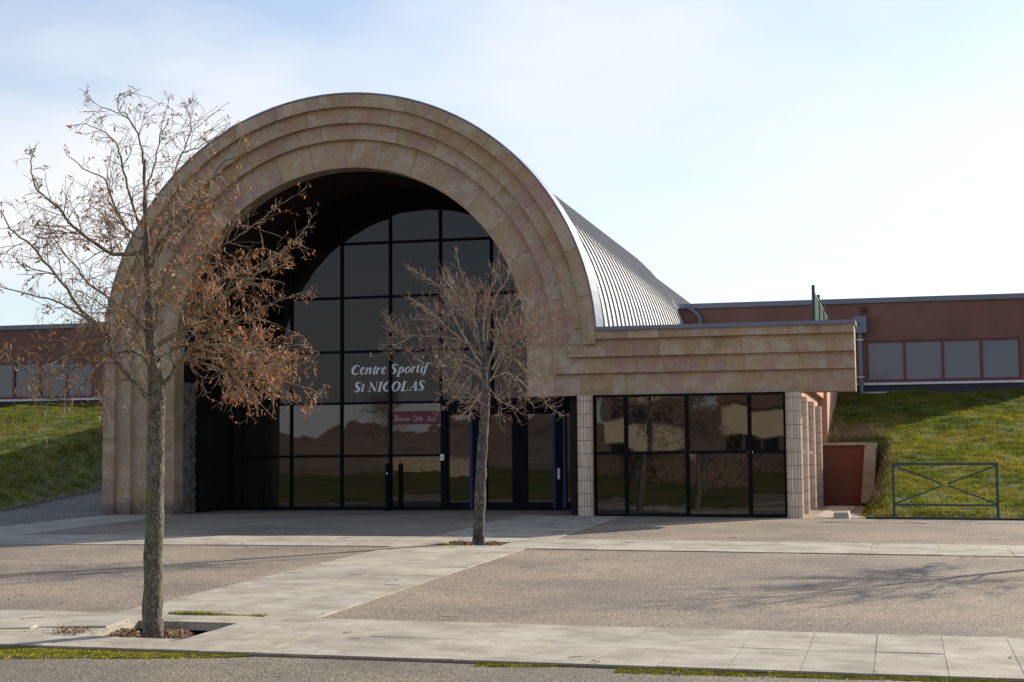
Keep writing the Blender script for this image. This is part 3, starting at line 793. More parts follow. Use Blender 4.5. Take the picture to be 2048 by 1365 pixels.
# small magenta notice behind the middle pane
sg = PB().box((-10.35, VG - 0.012, 1.79), (-9.315, VG - 0.003, 2.07)).build('notice', PINK, gw)
fx2 = lambda x, y: at_v(760 + x / 8.53, 780 + y / 8.53, VG)
def mono(w, *st): return [[(a, b, w) for a, b in s] for s in st]
W6 = 9
SCR = mono(W6, [(285,450),(268,490),(248,530)], [(250,455),(285,438),(300,455),(285,480),(268,487),(290,500),(285,520),(245,532)],
    [(312,505),(330,495),(325,482),(312,490),(308,515),(322,528),(345,515)], [(382,485),(362,485),(352,510),(362,527),(378,510),(385,487),(378,520),(392,522)],
    [(400,488),(394,515),(402,527),(420,510),(428,488),(420,522),(434,522)], [(445,488),(436,527)], [(440,512),(455,490),(466,492),(460,520),(470,525)],
    [(480,508),(500,495),(495,482),(482,490),(478,515),(494,528),(525,510)],
    [(615,455),(600,445),(582,470),(575,510),(588,530),(615,515)], [(640,488),(624,500),(626,524),(642,524),(652,500),(640,488)], [(632,474),(642,464),(652,474)],
    [(685,455),(670,515),(680,528),(692,518)], [(662,480),(700,478)], [(702,508),(722,495),(716,482),(703,492),(700,515),(716,528),(735,512)], [(716,474),(728,462)],
    [(860,462),(842,450),(826,468),(845,492),(850,516),(830,532),(810,520)], [(880,488),(872,515),(884,527),(900,508),(906,488),(900,522),(912,522)],
    [(945,488),(928,490),(920,515),(932,527),(945,505),(962,452),(942,522),(958,522)])
m = PB(); ribbons(m, SCR, fx2, 0.0135); m.build('lettering', SCRIPT, sg)
def print_line(txt, u0, u1, z, h, v, mat, parent):
    cu = bpy.data.curves.new('small_print', 'FONT'); cu.body = txt; cu.size = 1
    o = bpy.data.objects.new('small_print', cu); COL.objects.link(o)
    bpy.context.view_layer.update()
    me = bpy.data.meshes.new_from_object(o.evaluated_get(bpy.context.evaluated_depsgraph_get()))
    bpy.data.objects.remove(o)
    co = np.zeros(len(me.vertices) * 3); me.vertices.foreach_get('co', co); co = co.reshape(-1, 3)
    x0, x1 = co[:, 0].min(), co[:, 0].max()
    new = np.c_[u0 + (co[:, 0] - x0) / (x1 - x0) * (u1 - u0) - O.x, np.full(len(co), v - O.y), z + co[:, 1] * h - O.z]
    me.vertices.foreach_set('co', new.ravel()); me.materials.clear(); me.materials.append(mat); me.update()
    return link('lettering', me, parent)
print_line("Communaut\u00e9 d'agglom\u00e9ration", -10.33, -9.68, 1.70, 0.07, VG - 0.004, SMALLPRINT, gw)
print_line("Beaune - Chagny - Nolay", -9.90, -9.36, 1.64, 0.065, VG - 0.004, SMALLPRINT, gw)

# zinc barrel roof with standing seams
RZ = 4.84
m = PB()
n = 72
def roof_sec(m, R, v0, v1):
    for i in range(n):
        a0, a1 = PI * i / n, PI * (i + 1) / n
        m.add([(CU + R * math.cos(a), v, CZ + R * math.sin(a)) for v in (v0, v1) for a in (a0, a1)], [(0, 2, 3, 1)])
    for s in (-1, 1):
        m.add([(CU + s * R, v0, 0), (CU + s * R, v1, 0), (CU + s * R, v1, CZ), (CU + s * R, v0, CZ)], [(0, 1, 2, 3)])
roof_sec(m, RZ, 28.93, 44.4); roof_sec(m, RZ - 0.12, 44.4, 62)
# closing wall at the far end of the front section
for i in range(n):
    a0, a1 = PI * i / n, PI * (i + 1) / n
    m.prism_v([(CU + r * math.cos(a), CZ + r * math.sin(a)) for r, a in ((RZ, a0), (RZ - 0.13, a0), (RZ - 0.13, a1), (RZ, a1))], 44.39, 44.41)
rf = m.build('barrel_roof', ZINC, hall)
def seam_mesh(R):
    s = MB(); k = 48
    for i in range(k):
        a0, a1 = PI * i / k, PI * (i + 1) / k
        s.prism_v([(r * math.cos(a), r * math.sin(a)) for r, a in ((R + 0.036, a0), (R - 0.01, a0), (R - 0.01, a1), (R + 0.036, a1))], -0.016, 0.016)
    me = bpy.data.meshes.new('seam'); me.from_pydata(s.v, [], s.f); me.materials.append(SEAM_SHADE); me.update()
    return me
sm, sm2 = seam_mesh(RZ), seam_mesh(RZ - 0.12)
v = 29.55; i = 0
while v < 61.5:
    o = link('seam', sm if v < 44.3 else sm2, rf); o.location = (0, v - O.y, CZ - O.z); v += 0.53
m = PB(); prism_quads(m, 4.90, 4.84, 0, PI, 60, 28.93, 29.18); m.build('verge_flashing', ZINC, hall)

# ------------------------------------------------------------------ side wing with stone fascia and tiled columns
wing = empty('side_wing', (-3.2, VF, 0), 'low wing with stepped sandstone fascia over tiled columns and dark windows', 'building')
O = Vector(wing.location)
BANDS = [(3.39, 3.24, 28.20, CU + 4.76), (3.24, 2.92, 28.31, CU + 4.46), (2.92, 2.62, 28.42, CU + 4.16), (2.62, 2.21, 28.53, CU + 3.64)]
UR = -0.72
XL = [CU + 5.0, CU + 4.76, CU + 4.46, CU + 4.16]
for k, (zt, zb, vf, ul_) in enumerate(BANDS):
    u0 = XL[k] if k else CU + 5.0
    # the band starts where its arch ring ends
    u0 = [CU + 5.0, CU + 4.76, CU + 4.46, CU + 4.16][k]
    bd = PB().box((u0 + 0.01, vf + 0.02, zb + 0.003), (UR - 0.01, 29.1, zt - 0.003)).build('fascia_band', MORTAR, wing)
    off = (0.3, 0.12, 0.0, 0.2)[k]
    xs = [u0] + [u for u in frange(u0 + off + 0.3, UR, (0.56, 0.5, 0.475, 0.8)[k])][:-1] + [UR]
    for a, b in zip(xs[:-1], xs[1:]):
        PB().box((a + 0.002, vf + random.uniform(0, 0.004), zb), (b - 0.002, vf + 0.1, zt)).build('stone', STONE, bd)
    PB().box((UR - 0.008, vf + 0.102, zb), (UR, 29.1, zt)).build('stone', STONE, bd)
PB().box((CU + 5.0 + 0.01, 28.15, 3.39), (UR + 0.03, 29.15, 3.462)).build('coping', COPING, wing)
PB().box((-6.8, 28.64, 2.22), (UR - 0.02, 29.08, 2.36)).build('soffit', MORTAR, wing)
PB().box((CU + 4.7, 29.1, 3.2), (-1.66, 44.28, 3.36)).build('roof', COPING, wing)
PB().box((-6.75, 31.5, 2.43), (-1.70, 44.2, 3.19)).build('roof_edge', SALMON, wing)
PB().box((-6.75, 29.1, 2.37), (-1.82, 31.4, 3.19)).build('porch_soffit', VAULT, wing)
PB().box((-2.0, 29.1, -0.2), (-1.83, 37.6, 3.19)).build('wall', SALMON, wing)
PB().box((-2.0, 37.6, -0.2), (-1.62, 44.28, 3.19)).build('wall', SALMON, wing)
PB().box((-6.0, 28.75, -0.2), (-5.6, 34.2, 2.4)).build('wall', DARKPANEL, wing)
# columns
CR = 0.147
def column(u, v, single):
    m = PB(); k = 24
    m.tube([(u, v, -0.2), (u, v, 2.205)], [CR - 0.006] * 2, k)
    c = m.build('column', GROUT, wing)
    nt_ = 16; rows = 9; hh = 0.243
    joined = PB()
    for j in range(rows + 1):
        z0 = -0.04 + j * hh - 0.05; z1 = min(2.207, z0 + hh)
        if z1 - z0 < 0.03: continue
        for i in range(nt_):
            a0 = 2 * PI * i / nt_ + 0.035; a1 = 2 * PI * (i + 1) / nt_ - 0.035
            am = (a0 + a1) / 2; front = math.sin(am) < 0.25
            t = PB() if (single and front) else joined
            P = [(u + r * math.cos(a), v + r * math.sin(a)) for r, a in ((CR, a0), (CR, am), (CR, a1), (CR - 0.02, a1), (CR - 0.02, am), (CR - 0.02, a0))]
            N = 6; vs_ = [(x, y, z0 + 0.006) for x, y in P] + [(x, y, z1 - 0.006) for x, y in P]
            t.add(vs_, [(0, 1, 1 + N, N), (1, 2, 2 + N, 1 + N), (2, 3, 3 + N, 2 + N), (5, 0, N, 5 + N), (N, 1 + N, 4 + N, 5 + N), (1 + N, 2 + N, 3 + N, 4 + N), (0, 5, 4, 1), (1, 4, 3, 2)])
            if t is not joined: t.build('tile', TILE, c)
    tag(joined.build('back_tiles', TILE, c), kind='stuff')
column(-5.63, 28.36, True); column(-1.815, 28.36, True)
for v in (30.75, 33.3, 36.3): column(-1.84, v, False)
# window of the wing
VW = 28.52
wu = [-5.49, -4.89, -3.76, -2.62, -1.96]; wz = [-0.03, 1.135, 2.215]
m = PB(); m.box((wu[0], VW - 0.05, wz[0] - 0.1), (wu[-1], VW + 0.06, wz[0] + 0.04)); m.box((wu[0], VW - 0.05, 2.17), (wu[-1], VW + 0.06, 2.214)); m.box((wu[0], VW - 0.05, 0.01), (wu[0] + 0.04, VW + 0.06, 2.17)); m.box((wu[-1] - 0.05, VW - 0.05, 0.01), (wu[-1], VW + 0.06, 2.17))
wf = m.build('window', NAVY, wing)
for u in wu[1:-1]: PB().box((u - 0.035, VW - 0.045, 0.011), (u + 0.035, VW + 0.05, 2.169)).build('mullion', NAVY, wf)
for a, b in zip(wu[:-1], wu[1:]): PB().box((a + 0.05, VW - 0.04, wz[1] - 0.028), (b - 0.05, VW + 0.045, wz[1] + 0.028)).build('transom', NAVY, wf)
for i in range(4):
    for j in range(2):
        tilt(PB().box((wu[i] + 0.03, VW, wz[j] + 0.01), (wu[i + 1] - 0.03, VW + 0.015, wz[j + 1] - 0.005)), 0.006).build('pane', GLASS_LIVELY, wf)
# lamp brackets on the side columns
for v in (29.9, 32.3):
    PB().box((-1.83, v, 1.10), (-1.70, v + 0.06, 1.16)).build('wall_bracket', STEEL, wing)

# ------------------------------------------------------------------ red sports hall behind
red = empty('sports_hall', (-10, 44.3, 2.7), 'long red-brown flat-roofed hall on the bank behind the arch', 'building')
O = Vector(red.location)
VR = 44.3
ZS, ZH, ZT = 3.15, 4.27, 5.33
GROUPS = [(-32.0, -24.55, 8), (-0.80, 3.28, 4)]
HR = 4.15
def red_wall():
    t = NT('red_brown_render_stained')
    f = t.noise(0.8, 6, 0.6)
    col = t.ramp(f, [(0.3, (0.15, 0.072, 0.056)), (0.7, (0.21, 0.098, 0.072))])
    st = t.noise(1.6, 5, 0.6, stretch=(1.6, 1, 0.35))
    col = t.mix(t.ramp(st, [(0.5, 0.0), (0.7, 0.45)]), col, (0.10, 0.065, 0.06))
    # soot blot by the overflow
    v = t.n('ShaderNodeVectorMath', operation='DISTANCE'); t.l(t.geo.outputs['Position'], v.inputs[0]); v.inputs[1].default_value = (-0.83, 44.3, 5.13)
    col = t.mix(t.ramp(v.outputs['Value'], [(0.05, 0.85), (0.20, 0.0)]), col, (0.03, 0.022, 0.022))
    t.bump(t.noise(30, 4), 0.2, 0.006)
    return t.set(col, 0.9)
REDWALL = red_wall()
m = PB()
m.box((-60, VR, ZH), (HR, VR + 0.3, ZT)); m.box((-60, VR, 2.2), (HR, VR + 0.3, 2.4))
edges = [-60] + [x for g in GROUPS for x in g[:2]] + [HR]
for i in range(0, len(edges), 2): m.box((edges[i], VR, ZS - 0.04), (edges[i + 1], VR + 0.3, ZH))
m.box((-60, VR + 0.3, 2.2), (HR, VR + 28, ZT - 0.1))
m.build('wall', REDWALL, red)
PB().box((-60, VR - 0.012, 2.2), (HR, VR, 3.035)).build('plinth', PLINTH, red)
PB().box((-60, VR - 0.07, 3.04), (-5.6, VR + 0.01, 3.105)).build('sill', WHITE, red)
PB().box((-1.62, VR - 0.07, 3.04), (HR, VR + 0.01, 3.105)).build('sill', WHITE, red)
PB().box((-60, VR - 0.06, 5.33), (CU - RZ - 0.1, VR + 0.4, 5.47)).build('coping', COPING, red)
PB().box((CU + RZ - 0.45, VR - 0.06, 5.33), (HR, VR + 0.4, 5.47)).build('coping', COPING, red)
PB().box((-60, VR + 0.4, 5.2), (HR, VR + 28, 5.36)).build('roof', COPING, red)
for (a, b, k) in GROUPS:
    m = PB(); f0, f1 = VR + 0.02, VR + 0.10
    m.box((a, f0, ZS - 0.035), (b, f1, ZS + 0.045)); m.box((a, f0, ZH - 0.05), (b, f1, ZH))
    m.box((a, f0, ZS + 0.045), (a + 0.05, f1, ZH - 0.05)); m.box((b - 0.05, f0, ZS + 0.045), (b, f1, ZH - 0.05))
    w = m.build('window', CRIMSON, red)
    xs = frange(a, b, (b - a) / k)
    for x in xs[1:-1]: PB().box((x - 0.04, f0 + 0.003, ZS + 0.045), (x + 0.04, f1, ZH - 0.05)).build('mullion', CRIMSON, w)
    for x0, x1 in zip(xs[:-1], xs[1:]):
        tilt(PB().box((x0 + 0.03, f1 - 0.03, ZS + 0.03), (x1 - 0.03, f1 - 0.015, ZH - 0.03)), 0.006).build('pane', GLASS_HALL, w)
# rainwater box and pipe
h = PB().box((-1.14, VR - 0.30, 4.48), (-0.78, VR - 0.02, 4.95)).build('rain_hopper', COPING, red)
PB().box((-1.0, VR - 0.31, 4.70), (-0.92, VR - 0.299, 4.735)).build('overflow_slot', PLINTH, h)
p = PB(); p.tube([(-0.965, VR - 0.16, 4.48), (-0.965, VR - 0.16, 2.75)], [0.065] * 2, 14); dp = p.build('downpipe', COPING, red, smooth=False)
for z in (3.25, 4.28): PB().box((-1.06, VR - 0.23, z), (-0.87, VR - 0.001, z + 0.025)).build('pipe_clip', STEEL, dp)
p = PB(); p.tube([(-0.965, VR - 0.16, 2.76), (-0.965, VR - 0.16, 2.55)], [0.085] * 2, 12); p.build('pipe_shoe', PLINTH, dp)
p = PB(); p.tube([(-5.85, VR - 0.1, 5.38), (-5.72, VR - 0.1, 5.36), (-5.5, VR - 0.1, 5.18), (-5.40, VR - 0.1, 5.02), (-5.38, VR - 0.1, 4.4), (-5.38, VR - 0.1, 3.4)], [0.055] * 6, 12); p.build('downpipe', COPING, red)
p = PB(); p.box((-0.35 - 0.6, VR - 0.10, 2.80), (0.30, VR - 0.02, 2.85)); p.build('cable_duct', WHITE, red)

# ------------------------------------------------------------------ retaining wall by the side door
rw = empty('retaining_wall', (-1.2, 37.5, 0), 'low rust-coloured retaining wall with pale concrete end at the foot of the bank', 'wall')
O = Vector(rw.location)
PB().box((-1.79, 37.38, -0.2), (-0.70, 37.6, 1.32)).build('wall_face', BRICKRED, rw)
PB().box((-1.79, 37.32, 1.32), (-0.74, 37.66, 1.385)).build('coping', CONC, rw)
m = PB()
a, b = 36.9, 37.7
m.add([(-0.88, a, -0.02), (-0.58, a, -0.02), (-0.58, b, -0.02), (-0.88, b, -0.02), (-0.755, a, 1.37), (-0.49, a, 1.37), (-0.49, b, 1.37), (-0.755, b, 1.37)], [(3,2,1,0),(4,5,6,7),(0,1,5,4),(1,2,6,5),(2,3,7,6),(3,0,4,7)])
bevel(m.build('end_pier', CONC, rw), 0.015)
PB().box((-0.88, 36.93, -0.25), (-0.60, 37.6, -0.022)).build('pier_base', PLINTH, rw)
sb = empty('stone_block', (-1.02, 28.55, zg(-1, 28.5)), 'grey concrete block lying at the foot of the bank by the wing', 'block')
m = MB(); m.add([(-0.15, -0.13, -0.02), (0.14, -0.13, -0.02), (0.16, 0.13, -0.02), (-0.15, 0.13, -0.02), (-0.14, -0.11, 0.10), (0.12, -0.10, 0.105), (0.14, 0.11, 0.14), (-0.12, 0.11, 0.13)], [(3,2,1,0),(4,5,6,7),(0,1,5,4),(1,2,6,5),(2,3,7,6),(3,0,4,7)])
bevel(m.build('block_body', CONC, sb), 0.02, 2)

# ------------------------------------------------------------------ barrier, bollard, roof fence
br = empty('crowd_barrier', (0.77, 28.52, -0.06), 'dark green metal barrier with crossed bars in front of grass bank', 'barrier')
O = Vector(br.location)
zb = -0.14
for u in (-0.11, 1.65): PB().tube([(u, 28.52, zb - 0.1), (u, 28.52, 0.905)], [0.026] * 2, 10).build('post', GREEN, br)
PB().bar((-0.135, 28.52, 0.895), (1.675, 28.52, 0.885), 0.045, 0.045).build('top_rail', GREEN, br)
PB().bar((-0.09, 28.52, 0.175), (1.63, 28.52, 0.165), 0.035, 0.035).build('bottom_rail', GREEN, br)
for p, q in (((-0.09, 0.865), (0.725, 0.54)), ((-0.09, 0.20), (0.725, 0.515)), ((1.63, 0.855), (0.815, 0.54)), ((1.63, 0.19), (0.815, 0.515))):
    PB().bar((p[0], 28.52, p[1]), (q[0], 28.52, q[1]), 0.028, 0.028).build('cross_bar', GREEN, br)
bo = empty('bollard', (-10.31, 30.86, 0.0), 'slim dark blue bollard standing in front of the glass wall', 'bollard')
MB().tube([(0, 0, -0.05), (0, 0, 0.93), (0, 0, 0.98)], [0.055, 0.055, 0.03], 16).build('post', NAVY, bo)
MB().box((-0.012, -0.062, 0.75), (0.012, -0.0555, 0.79)).build('reflector', STEEL, bo)
MB().tube([(0, 0, 0.0), (0, 0, 0.025)], [0.1, 0.09], 16).build('base_plate', NAVY, bo)
fe = empty('roof_fence', (-1.75, 35, 3.36), 'green mesh fence running back along the low wing roof', 'fence')
O = Vector(fe.location)
for i, v in enumerate((35.0, 37.3, 39.6, 41.9)):
    zt = 4.86 + 0.02 * (i > 0)
    PB().box((-1.79, v, 3.3), (-1.72, v + 0.07, zt)).build('post', GREEN, fe)
for v0 in (35.07, 37.37, 39.67):
    m = PB()
    for k in range(17): m.box((-1.765, v0 + 0.02 + k * 0.132, 3.45), (-1.75, v0 + 0.075 + k * 0.132, 4.72))
    for z in (3.5, 4.70): m.box((-1.775, v0, z), (-1.74, v0 + 2.2, z + 0.05))
    m.build('mesh_panel', GREENPALE, fe)

# ------------------------------------------------------------------ trees
def smooth_path(P, k=3):
    Q = []
    for i in range(len(P) - 1):
        a, b, c, e = P[max(i - 1, 0)], P[i], P[i + 1], P[min(i + 2, len(P) - 1)]
        for j in range(k):
            t = j / k
            Q.append(0.5 * ((2 * b) + (c - a) * t + (2 * a - 5 * b + 4 * c - e) * t * t + (3 * b - a - 3 * c + e) * t ** 3))
    Q.append(P[-1])
    return Q
R_ = random.Random(11)
def rvec(): 
    while True:
        v = Vector((R_.uniform(-1, 1), R_.uniform(-1, 1), R_.uniform(-1, 1)))
        if 0.05 < v.length < 1: return v.normalized()
def grow(mb, p, d, length, r, level, cfg, tips):
    """a side branch and its own side twigs"""
    n = cfg['segs'][level]; P = [p]; Rr = [r]
    for i in range(n):
        d = (d + rvec() * cfg['wob'][level] + Vector((0, 0, cfg['trop'][level]))).normalized()
        P.append(P[-1] + d * length / n); Rr.append(r + (max(cfg['rmin'], r * 0.45) - r) * (i + 1) / n)
    mb[level].tube(P, Rr, 4 if level == 0 else 3, cap=False)
    if level + 1 < cfg['levels']:
        k = max(1, int(cfg['kids'][level] * length * R_.uniform(0.75, 1.25)))
        for j in range(k):
            t = R_.uniform(0.12, 1.0); i = min(n - 1, int(t * n)); q = P[i].lerp(P[i + 1], t * n - i)
            dd = (P[i + 1] - P[i]).normalized(); s = rvec(); s = (s - dd * s.dot(dd)).normalized()
            an = R_.uniform(0.5, 1.05)
            nd = dd * math.cos(an) + s * math.sin(an)
            grow(mb, q, nd, min(cfg['len'][level + 1], 0.75 * length) * R_.uniform(0.55, 1.25), max(cfg['rmin'], Rr[i] * 0.6), level + 1, cfg, tips)
    if level >= cfg['tiplevel']: tips.append((P[-1], d)); tips.append((P[len(P) // 2], d))
def make_tree(name, base, trunk, limbs, cfg, bark, limbmat, twigmat, label, group, depth):
    """trunk: [(point, radius)], limbs: [([points], r0, density)]"""
    tr = empty(name, base, label, 'tree', group)
    b = Vector(base)
    def loc(mb): mb.v = [(x - b.x, y - b.y, z - b.z) for x, y, z in mb.v]; return mb
    # trunk with a flare and slight knots
    P = smooth_path([Vector(p) for p, _ in trunk], 5); Rt = []
    rr = [r for _, r in trunk]
    for i in range(len(P)):
        t = i / 5; k = min(len(rr) - 2, int(t)); Rt.append((rr[k] + (rr[k + 1] - rr[k]) * (t - k)) * (1 + 0.05 * math.sin(i * 2.3) + R_.uniform(-0.03, 0.03)))
    m = MB(); m.tube(P, Rt, 18)
    # uneven girth
    m.v = [(x + 0.006 * math.sin(z * 23 + x * 90), y + 0.006 * math.sin(z * 19 + y * 80), z) for x, y, z in m.v]
    loc(m).build('trunk', bark, tr, smooth=True)
    tips = []; tw = [MB(), MB(), MB()]
    for pts, r0, dens in limbs:
        Q = smooth_path([Vector(p) for p in pts], 4); n = len(Q)
        Q = [q + rvec() * 0.008 for q in Q]
        r1 = max(cfg['rmin'] * 1.3, r0 * 0.18)
        RR = [r0 + (r1 - r0) * (i / (n - 1)) ** 0.8 for i in range(n)]
        m = MB(); m.tube(Q, RR, 7, cap=False)
        L_ = sum((Q[i + 1] - Q[i]).length for i in range(n - 1))
        for j in range(int(dens * L_ * cfg['kids0'])):
            t = R_.uniform(cfg['t0'], 1.0) * (n - 1); i = min(n - 2, int(t)); q = Q[i].lerp(Q[i + 1], t - i)
            dd = (Q[i + 1] - Q[i]).normalized(); s = rvec(); s = (s - dd * s.dot(dd)).normalized()
            an = R_.uniform(0.55, 1.15); nd = (dd * math.cos(an) + s * math.sin(an)).normalized()
            fall = 1.0 - cfg['fall'] * t / (n - 1)
            grow(tw, q, nd, cfg['len'][0] * R_.uniform(0.5, 1.25) * fall, max(cfg['rmin'], RR[i] * 0.42), 0, cfg, tips)
        for _ in range(3):
            dd = (Q[-1] - Q[-2]).normalized(); grow(tw, Q[-1], (dd + rvec() * 0.5).normalized(), cfg['len'][2] * R_.uniform(0.6, 1.2), r1, 2, cfg, tips)
        loc(m).build('limb', limbmat, tr, smooth=True)
    if cfg.get('red'):
        o = len(tw[0].v); tw[0].v += tw[1].v; tw[0].f += [[i + o for i in f] for f in tw[1].f]; tw[0].m += tw[1].m
    tag(loc(tw[0]).build('branches', limbmat, tr), kind='stuff')
    tg = MB()
    for k in ((2,) if cfg.get('red') else (1, 2)): o = len(tg.v); tg.v += tw[k].v; tg.f += [[i + o for i in f] for f in tw[k].f]; tg.m += tw[k].m
    tag(loc(tg).build('twigs', twigmat, tr), kind='stuff')
    return tr, tips
def bracts(parent, pts, mat, n, weight):
    """hanging dry seed bracts: bent strips a few centimetres long"""
    b = Vector(parent.location); V = []
    pts = [p for p in pts]
    cnt = 0
    while cnt < n:
        p, d = pts[R_.randrange(len(pts))]
        if R_.random() > weight(p): continue
        for _ in range(R_.choice((1, 1, 2, 3, 4))):
            q = p + rvec() * 0.025 - b
            dr = (Vector((0, 0, -1)) * R_.uniform(0.1, 1.0) + rvec() * 0.8).normalized(); l = R_.uniform(0.022, 0.05); w = R_.uniform(0.004, 0.008)
            s = dr.cross(rvec()).normalized() * w; bend = rvec() * l * 0.35
            a0, a1, a2 = q, q + dr * l * 0.5 + bend * 0.5, q + dr * l + bend
            V += [a0 - s * 0.4, a0 + s * 0.4, a1 + s, a1 - s, a1 - s, a1 + s, a2 + s * 0.3, a2 - s * 0.3]
            cnt += 1
    return tag(tri_soup('seed_bracts', np.array([tuple(v) for v in V]), 4, mat, parent), kind='stuff')

# tree by the road: trunk and main limbs where the photograph shows them
D1 = 12.46
def A(x, y, dz=0.0): return at(x, y, D1 + dz)
def limb(px, bend, r, dens=1.0):
    n = len(px)
    return ([A(x, y, bend * (i / (n - 1)) ** 1.1) for i, (x, y) in enumerate(px)], r * 0.88, dens)
T1 = [((A(302, 1292)), 0.098), ((A(305, 1262)), 0.084), (A(306, 1180), 0.077), (A(310, 1000), 0.069), (A(313, 860), 0.064), (A(314, 800), 0.064), (A(309, 745), 0.054), (A(302, 690), 0.042), (A(298, 600), 0.032), (A(294, 510), 0.025), (A(291, 430), 0.016), (A(289, 370), 0.012), (A(287, 320), 0.007)]
LIMBS1 = [
    limb([(292,505),(227,508),(179,480),(138,443),(114,415),(76,381),(62,343),(65,310)], -0.5, 0.022),
    limb([(291,480),(262,466),(241,436),(220,391),(206,357),(165,336),(135,309)], 0.5, 0.018),
    limb([(290,440),(276,443),(255,374),(241,315),(227,281),(196,258),(168,248)], -0.3, 0.016),
    limb([(289,400),(296,370),(308,330),(318,290),(324,250),(338,203)], 0.35, 0.012),
    limb([(287,330),(280,282),(258,236),(238,219),(238,190),(250,188)], -0.2, 0.010),
    limb([(258,236),(225,222),(196,212),(180,200)], -0.2, 0.006),
    limb([(298,560),(320,487),(344,474),(379,443),(413,384),(444,329),(475,315),(500,300)], -0.45, 0.020),
    limb([(300,540),(341,460),(344,391),(348,353),(365,305),(382,264),(379,233),(372,214)], 0.35, 0.014),
    limb([(365,308),(406,291),(438,268),(461,256)], 0.3, 0.007),
    limb([(303,600),(345,540),(390,520),(430,500),(480,470),(520,440),(560,410),(600,385)], 0.5, 0.014),
    limb([(318,692),(375,653),(430,605),(492,563),(545,520),(590,480),(622,440)], -0.4, 0.024, 1.25),
    limb([(322,785),(344,746),(372,711),(413,674),(458,650),(510,625),(560,600),(610,585)], 0.35, 0.028, 1.35),
    limb([(372,716),(448,742),(516,760),(558,784),(600,812)], -0.35, 0.016, 1.4),
    limb([(389,712),(458,725),(537,753),(606,773),(640,790)], 0.7, 0.013, 1.4),
    limb([(318,720),(365,690),(420,690),(480,690),(540,700),(600,690)], 0.9, 0.016, 1.4),
    limb([(413,674),(470,690),(530,720),(580,745)], -0.8, 0.012, 1.4),
    limb([(300,797),(268,766),(241,732),(224,708),(213,663),(179,643),(124,608),(79,594),(-10,570)], -0.5, 0.026),
    limb([(303,740),(286,715),(255,703),(213,711),(138,742),(83,749),(45,735),(14,711),(-20,690)], 0.45, 0.02),
    limb([(301,672),(262,629),(220,598),(179,567),(148,529),(114,487),(90,440)], 0.6, 0.02),
    limb([(205,655),(162,620),(127,567),(86,522),(59,487),(21,460),(0,422),(-20,400)], -0.6, 0.018),
    limb([(213,690),(203,677),(155,701),(114,724),(80,735)], -0.9, 0.010),
    limb([(222,706),(190,735),(150,790),(110,800),(60,790)], -0.7, 0.010),
    limb([(300,640),(330,600),(380,580),(440,560),(500,540),(560,505)], 1.0, 0.014, 1.2),
    limb([(302,700),(310,650),(320,590),(340,530),(370,480)], -1.1, 0.016),
    limb([(300,650),(280,600),(255,540),(230,480),(200,420)], 1.1, 0.015),
    limb([(306,740),(280,690),(240,640),(190,600),(140,575)], -1.1, 0.015),
    limb([(296,560),(270,500),(240,440),(215,400)], -0.8, 0.011),
    limb([(300,520),(330,450),(380,420),(430,400),(470,370)], -0.9, 0.011),
]
CFG1 = dict(levels=3, segs=(5, 4, 3), wob=(0.22, 0.28, 0.3), trop=(-0.015, -0.06, -0.05), rmin=0.0019, kids=(11, 13, 0), len=(0.50, 0.24, 0.11), kids0=16, t0=0.12, tiplevel=1, fall=0.86)
base1 = A(303, 1276)
tree1, tips1 = make_tree('lime_tree', (base1.x, base1.y, zg(base1.x, base1.y) - 0.08), T1, LIMBS1, CFG1, BARK_OLD, LIMB_OLD, TWIG_OLD,
                         'leafless tree with hanging orange-brown seed bracts in the near paving pit', 'trees planted in the plaza', D1)
ax = A(310, 700)
bracts(tree1, tips1, BRACT, 4800, lambda p: 0.42 + 0.58 * (1.0 if p.x > ax.x + 0.25 and p.z < ax.z + 0.9 else 0.0))

